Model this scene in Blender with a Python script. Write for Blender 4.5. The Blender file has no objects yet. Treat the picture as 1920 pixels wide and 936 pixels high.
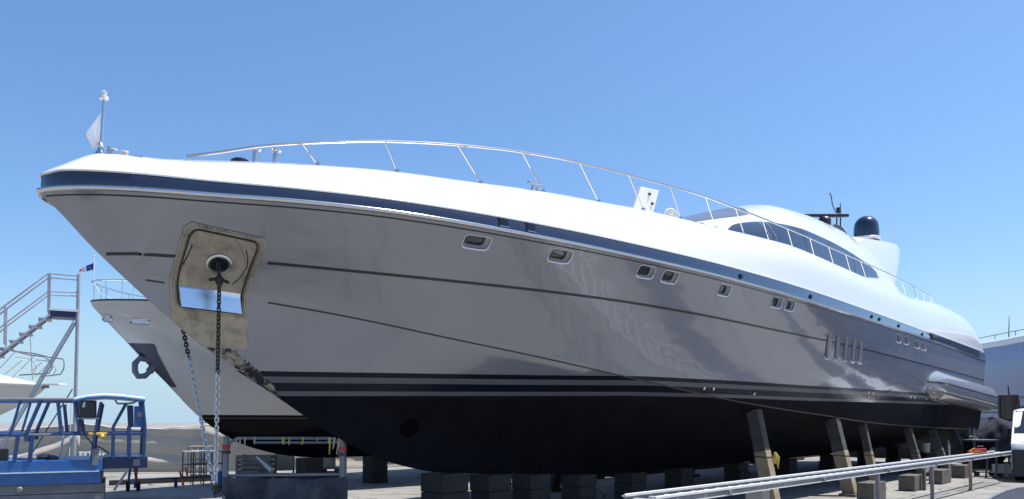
import bpy, bmesh, math, random
import numpy as np
from mathutils import Vector, Matrix, Euler
from mathutils.bvhtree import BVHTree
from mathutils.geometry import barycentric_transform
random.seed(7)
R = math.radians
scene = bpy.context.scene
COL = scene.collection

# ------------------------------------------------------------------ camera, light, exposure
FPX, CXP, CYP = 1450.0, 960.0, 720.0
PITCH = math.atan(70 / 1450.0)
EYE = 1.6
cam_data = bpy.data.cameras.new('camera')
cam = bpy.data.objects.new('camera', cam_data)
COL.objects.link(cam)
cam.location = (0, 0, EYE)
cam.rotation_euler = (math.pi / 2 + PITCH, 0, 0)
cam_data.sensor_width = 36.0
cam_data.lens = 36.0 * FPX / 1920.0
cam_data.shift_y = (CYP - 468.0) / 1920.0
cam_data.clip_start = 0.05
cam_data.clip_end = 5000
scene.camera = cam

SUN_AZ, SUN_EL = R(80), R(68)          # azimuth to the right of straight ahead
world = bpy.data.worlds.new('World')
scene.world = world
world.use_nodes = True
wn = world.node_tree
bg = wn.nodes['Background']
sky = wn.nodes.new('ShaderNodeTexSky')
sky.sky_type = 'NISHITA'
sky.sun_disc = False
sky.sun_elevation = SUN_EL
sky.sun_rotation = SUN_AZ
sky.altitude = 0
sky.air_density = 1.1
sky.dust_density = 0.9
sky.ozone_density = 8.0
hs = wn.nodes.new('ShaderNodeHueSaturation')
hs.inputs['Saturation'].default_value = 1.05
wn.links.new(sky.outputs[0], hs.inputs['Color'])
# pale band of sea haze, the same all round the horizon
stc = wn.nodes.new('ShaderNodeTexCoord'); ssx = wn.nodes.new('ShaderNodeSeparateXYZ'); wn.links.new(stc.outputs['Generated'], ssx.inputs[0])
smr = wn.nodes.new('ShaderNodeMapRange'); smr.inputs[1].default_value = 0.0; smr.inputs[2].default_value = 0.17; smr.inputs[3].default_value = 0.9; smr.inputs[4].default_value = 0.0
wn.links.new(ssx.outputs['Z'], smr.inputs[0])
smx = wn.nodes.new('ShaderNodeMix'); smx.data_type = 'RGBA'; smx.inputs['B'].default_value = (2.75, 4.0, 5.0, 1)
wn.links.new(smr.outputs[0], smx.inputs['Factor']); wn.links.new(hs.outputs[0], smx.inputs['A'])
wn.links.new(smx.outputs['Result'], bg.inputs[0])
bg.inputs[1].default_value = 0.118
sun_data = bpy.data.lights.new('sun', 'SUN')
sun_data.energy = 4.6
sun_data.angle = R(0.5)
sun_data.color = (1.0, 0.96, 0.9)
sun = bpy.data.objects.new('sun', sun_data)
COL.objects.link(sun)
sdir = Vector((math.sin(SUN_AZ) * math.cos(SUN_EL), math.cos(SUN_AZ) * math.cos(SUN_EL), math.sin(SUN_EL)))
sun.rotation_euler = sdir.to_track_quat('Z', 'Y').to_euler()
sun.location = (20, 10, 40)
vs = scene.view_settings
scene.display_settings.display_device = 'sRGB'
vs.view_transform = 'Standard'
vs.look = 'None'
vs.gamma = 1.0
vs.use_curve_mapping = False
vs.exposure = 0.6

# ------------------------------------------------------------------ helpers
def tag(o, label=None, cat=None, group=None, kind=None):
    if label: o['label'] = label
    if cat: o['category'] = cat
    if group: o['group'] = group
    if kind: o['kind'] = kind
    return o

def empty(name, loc=(0, 0, 0), rz=0.0, label=None, cat=None, group=None):
    o = bpy.data.objects.new(name, None)
    COL.objects.link(o)
    o.location = loc
    o.rotation_euler = (0, 0, rz)
    o.empty_display_size = 0.3
    return tag(o, label, cat, group)

class MB:
    """collects shapes; build() links them as ONE mesh object"""
    def __init__(s):
        s.v = []; s.f = []; s.m = []
    def add(s, vs_, fs, mi=0):
        b = len(s.v)
        s.v += [tuple(map(float, p)) for p in vs_]
        s.f += [tuple(b + i for i in f) for f in fs]
        s.m += [mi] * len(fs)
        return s
    def box(s, c, size, rot=None, mi=0):
        M = rot if rot is not None else Matrix.Identity(3)
        c = Vector(c); hx, hy, hz = [q / 2 for q in size]
        P = [c + M @ Vector((x * hx, y * hy, z * hz)) for z in (-1, 1) for y in (-1, 1) for x in (-1, 1)]
        s.add(P, [(0, 2, 3, 1), (4, 5, 7, 6), (0, 1, 5, 4), (2, 6, 7, 3), (0, 4, 6, 2), (1, 3, 7, 5)], mi)
        return s
    def beam(s, a, b, w, h, up=(0, 0, 1), mi=0):
        """rectangular bar from a to b"""
        a = Vector(a); b = Vector(b); d = b - a; L = d.length; d.normalize()
        u = Vector(up); x = d.cross(u)
        if x.length < 1e-4: x = d.cross(Vector((1, 0, 0)))
        x.normalize(); z = x.cross(d)
        M = Matrix((x, d, z)).transposed()
        return s.box((a + b) / 2, (w, L, h), M, mi)
    def tube(s, pts, r, n=8, closed=False, cap=True, mi=0, flat=1.0):
        pts = [Vector(p) for p in pts]; N = len(pts)
        rr = r if isinstance(r, (list, tuple)) else [r] * N
        V = []; prev = None
        for i, p in enumerate(pts):
            if closed: t = pts[(i + 1) % N] - pts[i - 1]
            else: t = pts[min(i + 1, N - 1)] - pts[max(i - 1, 0)]
            t.normalize()
            if prev is None:
                q = Vector((0, 0, 1)) if abs(t.z) < .9 else Vector((1, 0, 0))
            else: q = prev
            x = (q - t * q.dot(t)).normalized(); y = t.cross(x); prev = x
            for k in range(n):
                a = 2 * math.pi * k / n
                V.append(p + x * (math.cos(a) * rr[i]) + y * (math.sin(a) * rr[i] * flat))
        F = []
        for i in range(N if closed else N - 1):
            j = (i + 1) % N
            for k in range(n):
                F.append((i * n + k, i * n + (k + 1) % n, j * n + (k + 1) % n, j * n + k))
        if cap and not closed:
            F.append(tuple(range(n - 1, -1, -1))); F.append(tuple((N - 1) * n + k for k in range(n)))
        s.add(V, F, mi); return s
    def lathe(s, prof, c, n=20, M=None, mi=0):
        M = M if M is not None else Matrix.Identity(3); c = Vector(c)
        V = []
        for (r, z) in prof:
            for k in range(n):
                a = 2 * math.pi * k / n
                V.append(c + M @ Vector((r * math.cos(a), r * math.sin(a), z)))
        F = []
        for i in range(len(prof) - 1):
            for k in range(n):
                F.append((i * n + k, i * n + (k + 1) % n, (i + 1) * n + (k + 1) % n, (i + 1) * n + k))
        F.append(tuple(range(n - 1, -1, -1))); F.append(tuple((len(prof) - 1) * n + k for k in range(n)))
        s.add(V, F, mi); return s
    def grid(s, rows, mi=0, flip=False):
        n = len(rows[0]); V = [p for r in rows for p in r]; F = []
        for i in range(len(rows) - 1):
            for k in range(n - 1):
                f = (i * n + k, i * n + k + 1, (i + 1) * n + k + 1, (i + 1) * n + k)
                F.append(f[::-1] if flip else f)
        s.add(V, F, mi); return s
    def slab(s, rows, off, mi=0):
        """a grid given thickness: rows of points and a matching function for the back points"""
        n = len(rows[0]); m = len(rows)
        back = [[off(p) for p in r] for r in rows]
        V = [p for r in rows for p in r] + [p for r in back for p in r]; B = n * m; F = []
        for i in range(m - 1):
            for k in range(n - 1):
                a = i * n + k
                F.append((a, a + 1, a + n + 1, a + n)); F.append((B + a, B + a + n, B + a + n + 1, B + a + 1))
        for k in range(n - 1):
            F.append((k + 1, k, B + k, B + k + 1)); a = (m - 1) * n + k; F.append((a, a + 1, B + a + 1, B + a))
        for i in range(m - 1):
            a = i * n; F.append((a, a + n, B + a + n, B + a)); a = i * n + n - 1; F.append((a + n, a, B + a, B + a + n))
        s.add(V, F, mi); return s
    def prism(s, poly, ext, mi=0):
        """poly: 3D points of one face, ext: extrusion vector"""
        n = len(poly); e = Vector(ext)
        V = [Vector(p) for p in poly] + [Vector(p) + e for p in poly]
        F = [tuple(range(n - 1, -1, -1)), tuple(range(n, 2 * n))] + [(k, (k + 1) % n, n + (k + 1) % n, n + k) for k in range(n)]
        s.add(V, F, mi); return s
    def build(s, name, mats, parent=None, smooth=False, bevel=0.0, angle=40, recalc=True):
        me = bpy.data.meshes.new(name)
        me.from_pydata(s.v, [], s.f)
        mats = mats if isinstance(mats, (list, tuple)) else [mats]
        for m in mats: me.materials.append(m)
        me.polygons.foreach_set('material_index', s.m)
        bm = bmesh.new(); bm.from_mesh(me)
        bmesh.ops.remove_doubles(bm, verts=bm.verts, dist=1e-5)
        if recalc: bmesh.ops.recalc_face_normals(bm, faces=bm.faces)
        if bevel > 0:
            ed = [e for e in bm.edges if len(e.link_faces) == 2 and e.calc_face_angle(0) > R(angle)]
            bmesh.ops.bevel(bm, geom=ed, offset=bevel, segments=2, profile=.6, affect='EDGES', clamp_overlap=True)
        if smooth:
            for f in bm.faces: f.smooth = True
            for e in bm.edges:
                if len(e.link_faces) == 2 and e.calc_face_angle(0) > R(angle): e.smooth = False
        bm.to_mesh(me); bm.free(); me.update()
        o = bpy.data.objects.new(name, me)
        COL.objects.link(o)
        if parent: o.parent = parent
        return o

def ray(u, v):
    x = (u - CXP) / FPX; y = -(v - CYP) / FPX
    return Vector((x, math.cos(PITCH) - y * math.sin(PITCH), y * math.cos(PITCH) + math.sin(PITCH)))
def at(u, v, Y):
    """the place at depth Y (metres ahead) seen at photo pixel u, v"""
    d = ray(u, v)
    return Vector((0, 0, EYE)) + d * (Y / d.y)
def on_ground(u, v, z=0.0):
    d = ray(u, v)
    return Vector((0, 0, EYE)) + d * ((z - EYE) / d.z)

# ------------------------------------------------------------------ materials
def mat(name, col, rough=.5, metal=0.0, var=.12, scale=4.0, bump=0.0, bscale=20.0, coat=0.0, spec=.5, dirt=None, dirt_amt=0.0, dscale=1.5, transl=0.0):
    m = bpy.data.materials.new(name); m.use_nodes = True
    nt = m.node_tree; b = nt.nodes['Principled BSDF']
    b.inputs['Roughness'].default_value = rough; b.inputs['Metallic'].default_value = metal
    b.inputs['Coat Weight'].default_value = coat; b.inputs['Coat Roughness'].default_value = .04
    b.inputs['Specular IOR Level'].default_value = spec
    tc = nt.nodes.new('ShaderNodeTexCoord')
    nz = nt.nodes.new('ShaderNodeTexNoise'); nz.inputs['Scale'].default_value = scale; nz.inputs['Detail'].default_value = 6
    nt.links.new(tc.outputs['Object'], nz.inputs['Vector'])
    rp = nt.nodes.new('ShaderNodeValToRGB')
    rp.color_ramp.elements[0].position = .3; rp.color_ramp.elements[1].position = .7
    c = Vector(col[:3])
    rp.color_ramp.elements[0].color = (*(c * (1 - var)), 1); rp.color_ramp.elements[1].color = (*(c * (1 + var)), 1)
    nt.links.new(nz.outputs['Fac'], rp.inputs['Fac'])
    out = rp.outputs['Color']
    if dirt:
        n2 = nt.nodes.new('ShaderNodeTexNoise'); n2.inputs['Scale'].default_value = dscale; n2.inputs['Detail'].default_value = 8; n2.inputs['Roughness'].default_value = .65
        nt.links.new(tc.outputs['Object'], n2.inputs['Vector'])
        r2 = nt.nodes.new('ShaderNodeValToRGB'); r2.color_ramp.elements[0].position = .48; r2.color_ramp.elements[1].position = .72
        r2.color_ramp.elements[1].color = (dirt_amt,) * 3 + (1,)
        nt.links.new(n2.outputs['Fac'], r2.inputs['Fac'])
        mx = nt.nodes.new('ShaderNodeMix'); mx.data_type = 'RGBA'
        nt.links.new(r2.outputs['Color'], mx.inputs['Factor']); nt.links.new(out, mx.inputs['A']); mx.inputs['B'].default_value = (*dirt, 1)
        out = mx.outputs['Result']
    nt.links.new(out, b.inputs['Base Color'])
    if bump > 0:
        n3 = nt.nodes.new('ShaderNodeTexNoise'); n3.inputs['Scale'].default_value = bscale; n3.inputs['Detail'].default_value = 5
        nt.links.new(tc.outputs['Object'], n3.inputs['Vector'])
        bp = nt.nodes.new('ShaderNodeBump'); bp.inputs['Strength'].default_value = bump; bp.inputs['Distance'].default_value = .02
        nt.links.new(n3.outputs['Fac'], bp.inputs['Height']); nt.links.new(bp.outputs['Normal'], b.inputs['Normal'])
    if transl > 0:
        tr = nt.nodes.new('ShaderNodeBsdfTranslucent'); nt.links.new(out, tr.inputs['Color'])
        ms = nt.nodes.new('ShaderNodeMixShader'); ms.inputs[0].default_value = transl
        nt.links.new(b.outputs[0], ms.inputs[1]); nt.links.new(tr.outputs[0], ms.inputs[2])
        nt.links.new(ms.outputs[0], nt.nodes['Material Output'].inputs[0])
    return m

M_white = mat('white_gelcoat', (.80, .80, .79), .18, var=.015, coat=.6)
M_white2 = mat('white_paint', (.72, .71, .68), .35, var=.03)
M_navy = mat('navy_paint', (.016, .022, .048), .12, var=.08, coat=1.0)
M_black = mat('black_plastic', (.012, .013, .016), .4)
M_dome = mat('dark_blue_gelcoat', (.012, .018, .045), .2, coat=.6)
M_chrome = mat('polished_steel', (.62, .61, .60), .12, 1.0, var=.05, scale=30)
M_steel = mat('satin_steel', (.62, .62, .61), .3, 1.0, var=.08, scale=12)
M_mirror = mat('mirror_steel', (.80, .82, .84), .3, 1.0, var=.02, bump=.02, bscale=6)
M_glass = mat('tinted_glass', (.012, .017, .03), .06, var=.05, coat=.4, spec=.8)
M_glass2 = mat('grey_glass', (.13, .13, .145), .2, var=.1, spec=.7)
M_line = mat('dark_line_paint', (.018, .019, .026), .3)
M_plate = mat('stained_plate', (.36, .325, .26), .42, .55, var=.12, scale=5, dirt=(.10, .085, .07), dirt_amt=.75, dscale=6, bump=.06, bscale=12)
M_rust = mat('dark_rust', (.03, .026, .024), .7, .3, bump=.3)
M_chain = mat('chain_shade_tone', (.055, .053, .052), .55, .7, var=.3, scale=40)
M_chain2 = mat('chain_sun_tone', (.55, .55, .55), .4, .85, var=.15, scale=40)  # bright copy of the chain steel, painting sunlight on the lower links
M_alu = mat('aluminium', (.72, .72, .72), .4, .35, var=.06, scale=9)
M_galv = mat('galvanised_tube', (.20, .21, .235), .5, .3, var=.15)
M_wood = mat('raw_timber', (.30, .235, .155), .75, var=.25, scale=6, bump=.25, bscale=30, dirt=(.12, .09, .06), dirt_amt=.6)
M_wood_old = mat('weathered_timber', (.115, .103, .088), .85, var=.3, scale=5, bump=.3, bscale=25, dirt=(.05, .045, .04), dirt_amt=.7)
M_wood_mid = mat('shade_painted_timber', (.062, .057, .051), .85, var=.3, scale=5, bump=.3, bscale=25, dirt=(.03, .028, .026), dirt_amt=.6)  # dark timber copy carrying the hull's shade in its colour
M_wood_grey = mat('grey_board_timber', (.27, .25, .215), .85, var=.3, scale=5, bump=.3, bscale=25, dirt=(.07, .06, .05), dirt_amt=.6)
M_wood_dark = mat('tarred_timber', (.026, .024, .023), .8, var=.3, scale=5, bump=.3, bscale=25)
M_conc = mat('concrete_block', (.30, .29, .265), .85, var=.15, bump=.2)
M_blue = mat('blue_machine_paint', (.020, .115, .36), .38, var=.14, scale=3, dirt=(.10, .13, .2), dirt_amt=.5, dscale=4)
M_blue_d = mat('dark_blue_machine_paint', (.012, .028, .10), .4, var=.15)
M_cyan = mat('pale_blue_canopy', (.55, .68, .78), .5, var=.06)
M_yellow = mat('yellow_tape', (.55, .36, .05), .6, var=.2)
M_red = mat('red_paint', (.42, .035, .03), .45)
M_orange = mat('orange_plastic', (.65, .17, .02), .5)
M_greyboard = mat('grey_boards', (.17, .185, .21), .65, var=.2, dirt=(.08, .09, .1), dirt_amt=.5, dscale=3)
M_beige = mat('beige_canvas', (.40, .37, .31), .85, var=.1, bump=.15)
M_tarp = mat('shade_cloth', (.40, .375, .325), .85, var=.10, scale=1.2, bump=.12, bscale=60, transl=.12)
M_tower = mat('pale_grey_steel', (.34, .36, .41), .5, .2, var=.15)
M_web = mat('channel_shade_grey', (.16, .165, .175), .5, .2, var=.15)
M_sheet = mat('dark_blue_sheet', (.020, .026, .040), .5, dirt=(.12, .13, .15), dirt_amt=.6, dscale=3.5, var=.35, scale=3, bump=.35, bscale=5)
M_shadow = mat('ground_shadow_paint', (.007, .012, .032), .65, var=.2, scale=3, bump=.25, bscale=6)  # colour of the shadow patch laid on the concrete
M_tyre = mat('tyre_rubber', (.02, .02, .02), .8)
M_brown = mat('brown_rubber', (.10, .075, .06), .6, var=.2)
M_hull2 = mat('off_white_hull', (.60, .575, .545), .22, var=.03, coat=.4)
M_hull3 = mat('blue_grey_hull', (.30, .33, .42), .25, var=.04, coat=.4)
M_anti = mat('dark_antifouling', (.007, .008, .013), .7, spec=.2, var=.25, scale=2)
M_lamp = mat('clear_lamp', (.7, .7, .7), .1, var=.05)

def hull_material():
    """silver topsides, dark and light boot stripes by height, near black antifouling"""
    m = bpy.data.materials.new('silver_hull_paint'); m.use_nodes = True
    nt = m.node_tree; b = nt.nodes['Principled BSDF']; L = nt.links.new
    tc = nt.nodes.new('ShaderNodeTexCoord'); sx = nt.nodes.new('ShaderNodeSeparateXYZ')
    L(tc.outputs['Object'], sx.inputs[0])
    def mr(a, b_, c, d):
        n = nt.nodes.new('ShaderNodeMapRange'); n.inputs[1].default_value = a; n.inputs[2].default_value = b_
        n.inputs[3].default_value = c; n.inputs[4].default_value = d; L(sx.outputs['X'], n.inputs[0]); return n.outputs[0]
    def mth(op, a, b_):
        n = nt.nodes.new('ShaderNodeMath'); n.operation = op
        for i, q in enumerate((a, b_)):
            if isinstance(q, (int, float)): n.inputs[i].default_value = q
            else: L(q, n.inputs[i])
        return n.outputs[0]
    z = mth('SUBTRACT', mth('SUBTRACT', sx.outputs['Z'], mr(2, 8, -.12, 0)), mr(13, 29, 0, .12))
    zz = mth('SUBTRACT', z, 1.9)
    rp = nt.nodes.new('ShaderNodeValToRGB'); cr = rp.color_ramp; cr.interpolation = 'CONSTANT'
    anti = (.0050, .0054, .0078, 1); dark = (.006, .008, .018, 1); light = (.11, .112, .125, 1); silver = (.240, .250, .285, 1)
    stops = [(0, anti), (.112, light), (.168, dark), (.272, light), (.345, dark), (.41, silver)]
    while len(cr.elements) < len(stops): cr.elements.new(.5)
    for e, (p, c) in zip(cr.elements, stops): e.position = p; e.color = c
    L(zz, rp.inputs[0])
    # faint cloudy wear on the paint
    nz = nt.nodes.new('ShaderNodeTexNoise'); nz.inputs['Scale'].default_value = .8; nz.inputs['Detail'].default_value = 7
    L(tc.outputs['Object'], nz.inputs['Vector'])
    nr = nt.nodes.new('ShaderNodeMapRange'); nr.inputs[3].default_value = .9; nr.inputs[4].default_value = 1.1; L(nz.outputs['Fac'], nr.inputs[0])
    mx = nt.nodes.new('ShaderNodeMix'); mx.data_type = 'RGBA'; mx.blend_type = 'MULTIPLY'; mx.inputs['Factor'].default_value = 1
    L(rp.outputs[0], mx.inputs['A']); L(nr.outputs[0], mx.inputs['B'])
    # chalky, patchy bottom paint with vertical runs, only below the boot stripes
    mpa = nt.nodes.new('ShaderNodeMapping'); mpa.inputs['Scale'].default_value = (1.6, 1.6, .7); L(tc.outputs['Object'], mpa.inputs[0])
    na = nt.nodes.new('ShaderNodeTexNoise'); na.inputs['Scale'].default_value = 1.5; na.inputs['Detail'].default_value = 10; na.inputs['Roughness'].default_value = .7; L(mpa.outputs[0], na.inputs['Vector'])
    ra = nt.nodes.new('ShaderNodeMapRange'); ra.inputs[1].default_value = .35; ra.inputs[2].default_value = .7; ra.inputs[3].default_value = .75; ra.inputs[4].default_value = 1.7; L(na.outputs['Fac'], ra.inputs[0])
    rb_ = nt.nodes.new('ShaderNodeValToRGB'); rb_.color_ramp.interpolation = 'CONSTANT'; rb_.color_ramp.elements[0].color = (1, 1, 1, 1); rb_.color_ramp.elements[1].position = .112; rb_.color_ramp.elements[1].color = (0, 0, 0, 1); L(zz, rb_.inputs[0])
    my = nt.nodes.new('ShaderNodeMix'); my.data_type = 'RGBA'; my.blend_type = 'MULTIPLY'; L(rb_.outputs[0], my.inputs['Factor']); L(mx.outputs['Result'], my.inputs['A']); L(ra.outputs[0], my.inputs['B'])
    L(my.outputs['Result'], b.inputs['Base Color'])
    r2 = nt.nodes.new('ShaderNodeValToRGB'); r2.color_ramp.interpolation = 'CONSTANT'
    r2.color_ramp.elements[0].color = (.8,) * 3 + (1,); r2.color_ramp.elements[1].position = .112; r2.color_ramp.elements[1].color = (.2,) * 3 + (1,)
    L(zz, r2.inputs[0]); L(r2.outputs[0], b.inputs['Roughness'])
    r3 = nt.nodes.new('ShaderNodeValToRGB'); r3.color_ramp.interpolation = 'CONSTANT'
    r3.color_ramp.elements[0].color = (0,) * 3 + (1,); r3.color_ramp.elements[1].position = .112; r3.color_ramp.elements[1].color = (.02,) * 3 + (1,)
    e_ = r3.color_ramp.elements.new(.41); e_.color = (.7,) * 3 + (1,)
    L(zz, r3.inputs[0]); L(r3.outputs[0], b.inputs['Coat Weight'])
    r4 = nt.nodes.new('ShaderNodeValToRGB'); r4.color_ramp.interpolation = 'CONSTANT'
    r4.color_ramp.elements[0].color = (.10,) * 3 + (1,); r4.color_ramp.elements[1].position = .112; r4.color_ramp.elements[1].color = (.16,) * 3 + (1,)
    e_ = r4.color_ramp.elements.new(.41); e_.color = (.5,) * 3 + (1,)
    L(zz, r4.inputs[0]); L(r4.outputs[0], b.inputs['Specular IOR Level'])
    b.inputs['Coat Roughness'].default_value = .05
    r5 = nt.nodes.new('ShaderNodeValToRGB'); r5.color_ramp.interpolation = 'CONSTANT'
    r5.color_ramp.elements[0].color = (0, 0, 0, 1); r5.color_ramp.elements[1].position = .41; r5.color_ramp.elements[1].color = (.35,) * 3 + (1,)
    L(zz, r5.inputs[0]); L(r5.outputs[0], b.inputs['Metallic'])
    # long wave unfairness of the plating: reflections wobble
    n2 = nt.nodes.new('ShaderNodeTexNoise'); n2.inputs['Scale'].default_value = 1.1; n2.inputs['Detail'].default_value = 2
    mp = nt.nodes.new('ShaderNodeMapping'); mp.inputs['Scale'].default_value = (.6, 1, 1.6)
    L(tc.outputs['Object'], mp.inputs[0]); L(mp.outputs[0], n2.inputs['Vector'])
    bp = nt.nodes.new('ShaderNodeBump'); bp.inputs['Strength'].default_value = .32; bp.inputs['Distance'].default_value = .05
    L(n2.outputs['Fac'], bp.inputs['Height']); L(bp.outputs[0], b.inputs['Normal']); L(bp.outputs[0], b.inputs['Coat Normal'])
    return m
M_hull = hull_material()

def ground_material():
    m = bpy.data.materials.new('worn_concrete_ground'); m.use_nodes = True
    nt = m.node_tree; b = nt.nodes['Principled BSDF']; L = nt.links.new
    tc = nt.nodes.new('ShaderNodeTexCoord')
    def noise(sc, det=8, rough=.6, stretch=None):
        n = nt.nodes.new('ShaderNodeTexNoise'); n.inputs['Scale'].default_value = sc; n.inputs['Detail'].default_value = det; n.inputs['Roughness'].default_value = rough
        src = tc.outputs['Object']
        if stretch:
            mp = nt.nodes.new('ShaderNodeMapping'); mp.inputs['Scale'].default_value = stretch; mp.inputs['Rotation'].default_value = (0, 0, R(-20)); L(src, mp.inputs[0]); src = mp.outputs[0]
        L(src, n.inputs['Vector']); return n.outputs['Fac']
    def ramp(x, a, b_, c0, c1):
        r = nt.nodes.new('ShaderNodeValToRGB'); r.color_ramp.elements[0].position = a; r.color_ramp.elements[1].position = b_
        r.color_ramp.elements[0].color = (*c0, 1); r.color_ramp.elements[1].color = (*c1, 1); L(x, r.inputs[0]); return r.outputs[0]
    def mix(f, a, c, mode='MIX'):
        x = nt.nodes.new('ShaderNodeMix'); x.data_type = 'RGBA'; x.blend_type = mode
        if isinstance(f, float): x.inputs['Factor'].default_value = f
        else: L(f, x.inputs['Factor'])
        L(a, x.inputs['A'])
        if isinstance(c, tuple): x.inputs['B'].default_value = c
        else: L(c, x.inputs['B'])
        return x.outputs['Result']
    base = ramp(noise(.35), .3, .7, (.235, .228, .21), (.32, .31, .285))
    fine = ramp(noise(9, 10, .7), .25, .75, (.72,) * 3, (1.12,) * 3)
    c = mix(1.0, base, fine, 'MULTIPLY')
    st = ramp(noise(.9, 9, .68), .50, .70, (0,) * 3, (.75,) * 3)
    c = mix(st, c, (.09, .087, .08, 1))
    st2 = ramp(noise(1.3, 6, .6, (.18, 1.6, 1)), .56, .66, (0,) * 3, (.6,) * 3)     # long scrape and tyre marks
    c = mix(st2, c, (.11, .107, .10, 1))
    vo = nt.nodes.new('ShaderNodeTexVoronoi'); vo.feature = 'DISTANCE_TO_EDGE'; vo.inputs['Scale'].default_value = .42
    mp = nt.nodes.new('ShaderNodeMapping'); L(tc.outputs['Object'], mp.inputs[0])
    nn = nt.nodes.new('ShaderNodeTexNoise'); nn.inputs['Scale'].default_value = 1.7; L(tc.outputs['Object'], nn.inputs['Vector'])
    va = nt.nodes.new('ShaderNodeVectorMath'); va.operation = 'MULTIPLY_ADD'; va.inputs[1].default_value = (.5, .5, 0); L(nn.outputs['Color'], va.inputs[0]); L(mp.outputs[0], va.inputs[2])
    L(va.outputs[0], vo.inputs['Vector'])
    cr = ramp(vo.outputs['Distance'], .004, .012, (.8,) * 3, (0,) * 3)
    c = mix(cr, c, (.05, .048, .045, 1))
    L(c, b.inputs['Base Color']); b.inputs['Roughness'].default_value = .88
    bp = nt.nodes.new('ShaderNodeBump'); bp.inputs['Strength'].default_value = .35; bp.inputs['Distance'].default_value = .03
    L(noise(14, 8, .7), bp.inputs['Height']); L(bp.outputs[0], b.inputs['Normal'])
    return m
M_ground = ground_material()

# ------------------------------------------------------------------ ground
g = MB(); N = 24
xs = np.linspace(-1, 1, N); gx = np.sign(xs) * np.abs(xs) ** 3 * 900
g.grid([[(x, y, 0) for x in gx] for y in gx])
tag(g.build('ground', M_ground), kind='structure')

def cub(tab):
    t=np.array(tab,float);x=t[:,0];y=t[:,1];n=len(x)
    h=np.diff(x);d=np.diff(y)/h;m=np.zeros(n)
    for i in range(1,n-1):
        if d[i-1]*d[i]>0:
            w1=2*h[i]+h[i-1];w2=h[i]+2*h[i-1];m[i]=(w1+w2)/(w1/d[i-1]+w2/d[i])
    m[0]=d[0];m[-1]=d[-1]
    def f(s):
        s=min(max(s,x[0]),x[-1]);i=min(max(int(np.searchsorted(x,s))-1,0),n-2)
        u=(s-x[i])/h[i];u2=u*u;u3=u2*u
        return float(y[i]*(2*u3-3*u2+1)+m[i]*h[i]*(u3-2*u2+u)+y[i+1]*(-2*u3+3*u2)+m[i+1]*h[i]*(u3-u2))
    return f
LOA=29.5
_yr=cub([(1,.92),(2,1.42),(4,2.1),(6,2.52),(9,2.88),(12,3.03),(16,3.08),(22,3.0),(30,2.78)])
def y_rub(s):
    return .92*max(s,0)**.56 if s<1 else _yr(s)
z_rub=cub([(0,3.85),(1,3.87),(3,3.92),(5,3.9),(9,3.87),(13,3.825),(20,3.8),(29.5,3.76)])
z_band=cub([(0,4.01),(.1,4.035),(1,4.03),(3,4.07),(6,4.08),(9,4.085),(12,4.075),(16,4.04),(20,4.02),(29.5,4.06)])
y_chn=cub([(.85,0),(1.13,.08),(2,.3),(4,.9),(6,1.42),(9,2.0),(12,2.35),(16,2.58),(22,2.62),(30,2.5)])
z_chn=cub([(.8,3.11),(1.13,3.09),(2.08,2.985),(2.84,2.91),(4.69,2.665),(6.03,2.495),(7.37,2.32),(8.17,2.22),(9.28,2.085),(10.77,1.935),(14.57,1.69),(16.1,1.6),(21.4,1.43),(27.3,1.335),(30,1.29)])
z_keel=cub([(-.1,3.85),(0,3.8),(.51,3.345),(1.3,2.71),(1.8,2.36),(2.63,1.89),(3.3,1.5),(3.97,1.18),(4.43,1.02),(4.77,.94),(5.14,.87),(7.5,.72),(10.5,.6),(20,.6),(30,.72)])
z_line=cub([(.43,3.31),(1,3.343),(2,3.362),(2.5,3.36),(4,3.346),(6.3,3.335),(11.8,3.225),(13.5,3.21),(15.6,3.18),(29.6,3.072)])
z_crown=cub([(0,4.03),(.13,4.12),(.5,4.33),(1.27,4.41),(1.9,4.48),(2.6,4.555),(3.3,4.615),(4.2,4.665),(5.65,4.77),(6.7,4.825),(7.5,4.87),(9.3,4.92),(10.8,4.98),(12,5.02),(14,5.0),(16.5,4.98),(20,5.0),(21.4,5.08),(23,5.2),(25,5.25),(27,5.2),(28.3,4.9),(29.2,4.45),(29.5,4.12)])
def chine(s):
    if s<=.85: return (0.0,z_keel(s))
    y=y_chn(s);z=max(z_chn(s),z_keel(s)+1e-3)
    return (y,z)
def side(s,t):          # topsides, t 0 chine .. 1 rub rail -> (y,z)
    yc,zc=chine(s);yr=y_rub(s);zr=z_rub(s)
    p=1.0+.22*np.exp(-(s/6.)**2)-.25*min(1,max(0,(s-8)/10.))
    return (yc+(yr-yc)*t**p, zc+(zr-zc)*t)
def side_z(s,z):
    yc,zc=chine(s);t=(z-zc)/(z_rub(s)-zc)
    return side(s,min(1,max(0,t)))
def bottom(s,t):        # t 0 keel .. 1 chine
    yc,zc=chine(s);zk=z_keel(s)
    return (yc*t, zk+(zc-zk)*t**(1.0+.2*np.exp(-((s-1.4)/.9)**2)-.34*np.exp(-((s-6)/3.2)**2)))
def deck(s,a):          # a 0 band top .. 1 crown (port edge)
    yb=max(y_rub(s)-.03,0);D=min(.75,yb*.85);th=a*np.pi/2
    zb=z_band(s);h=z_crown(s)-zb;m=min(1,max(0,(s-5)/8.));m=m*m*(3-2*m)
    k=(.45+.4*np.exp(-(s/3.)**2))*(1-m)
    return (yb-D*((1-k)*(1-np.cos(th))**(1+.9*m)+k*a), zb+h*((1-k)*np.sin(th)**(1-.12*m)+k*(1-(1-a)**1.5)))

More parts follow.
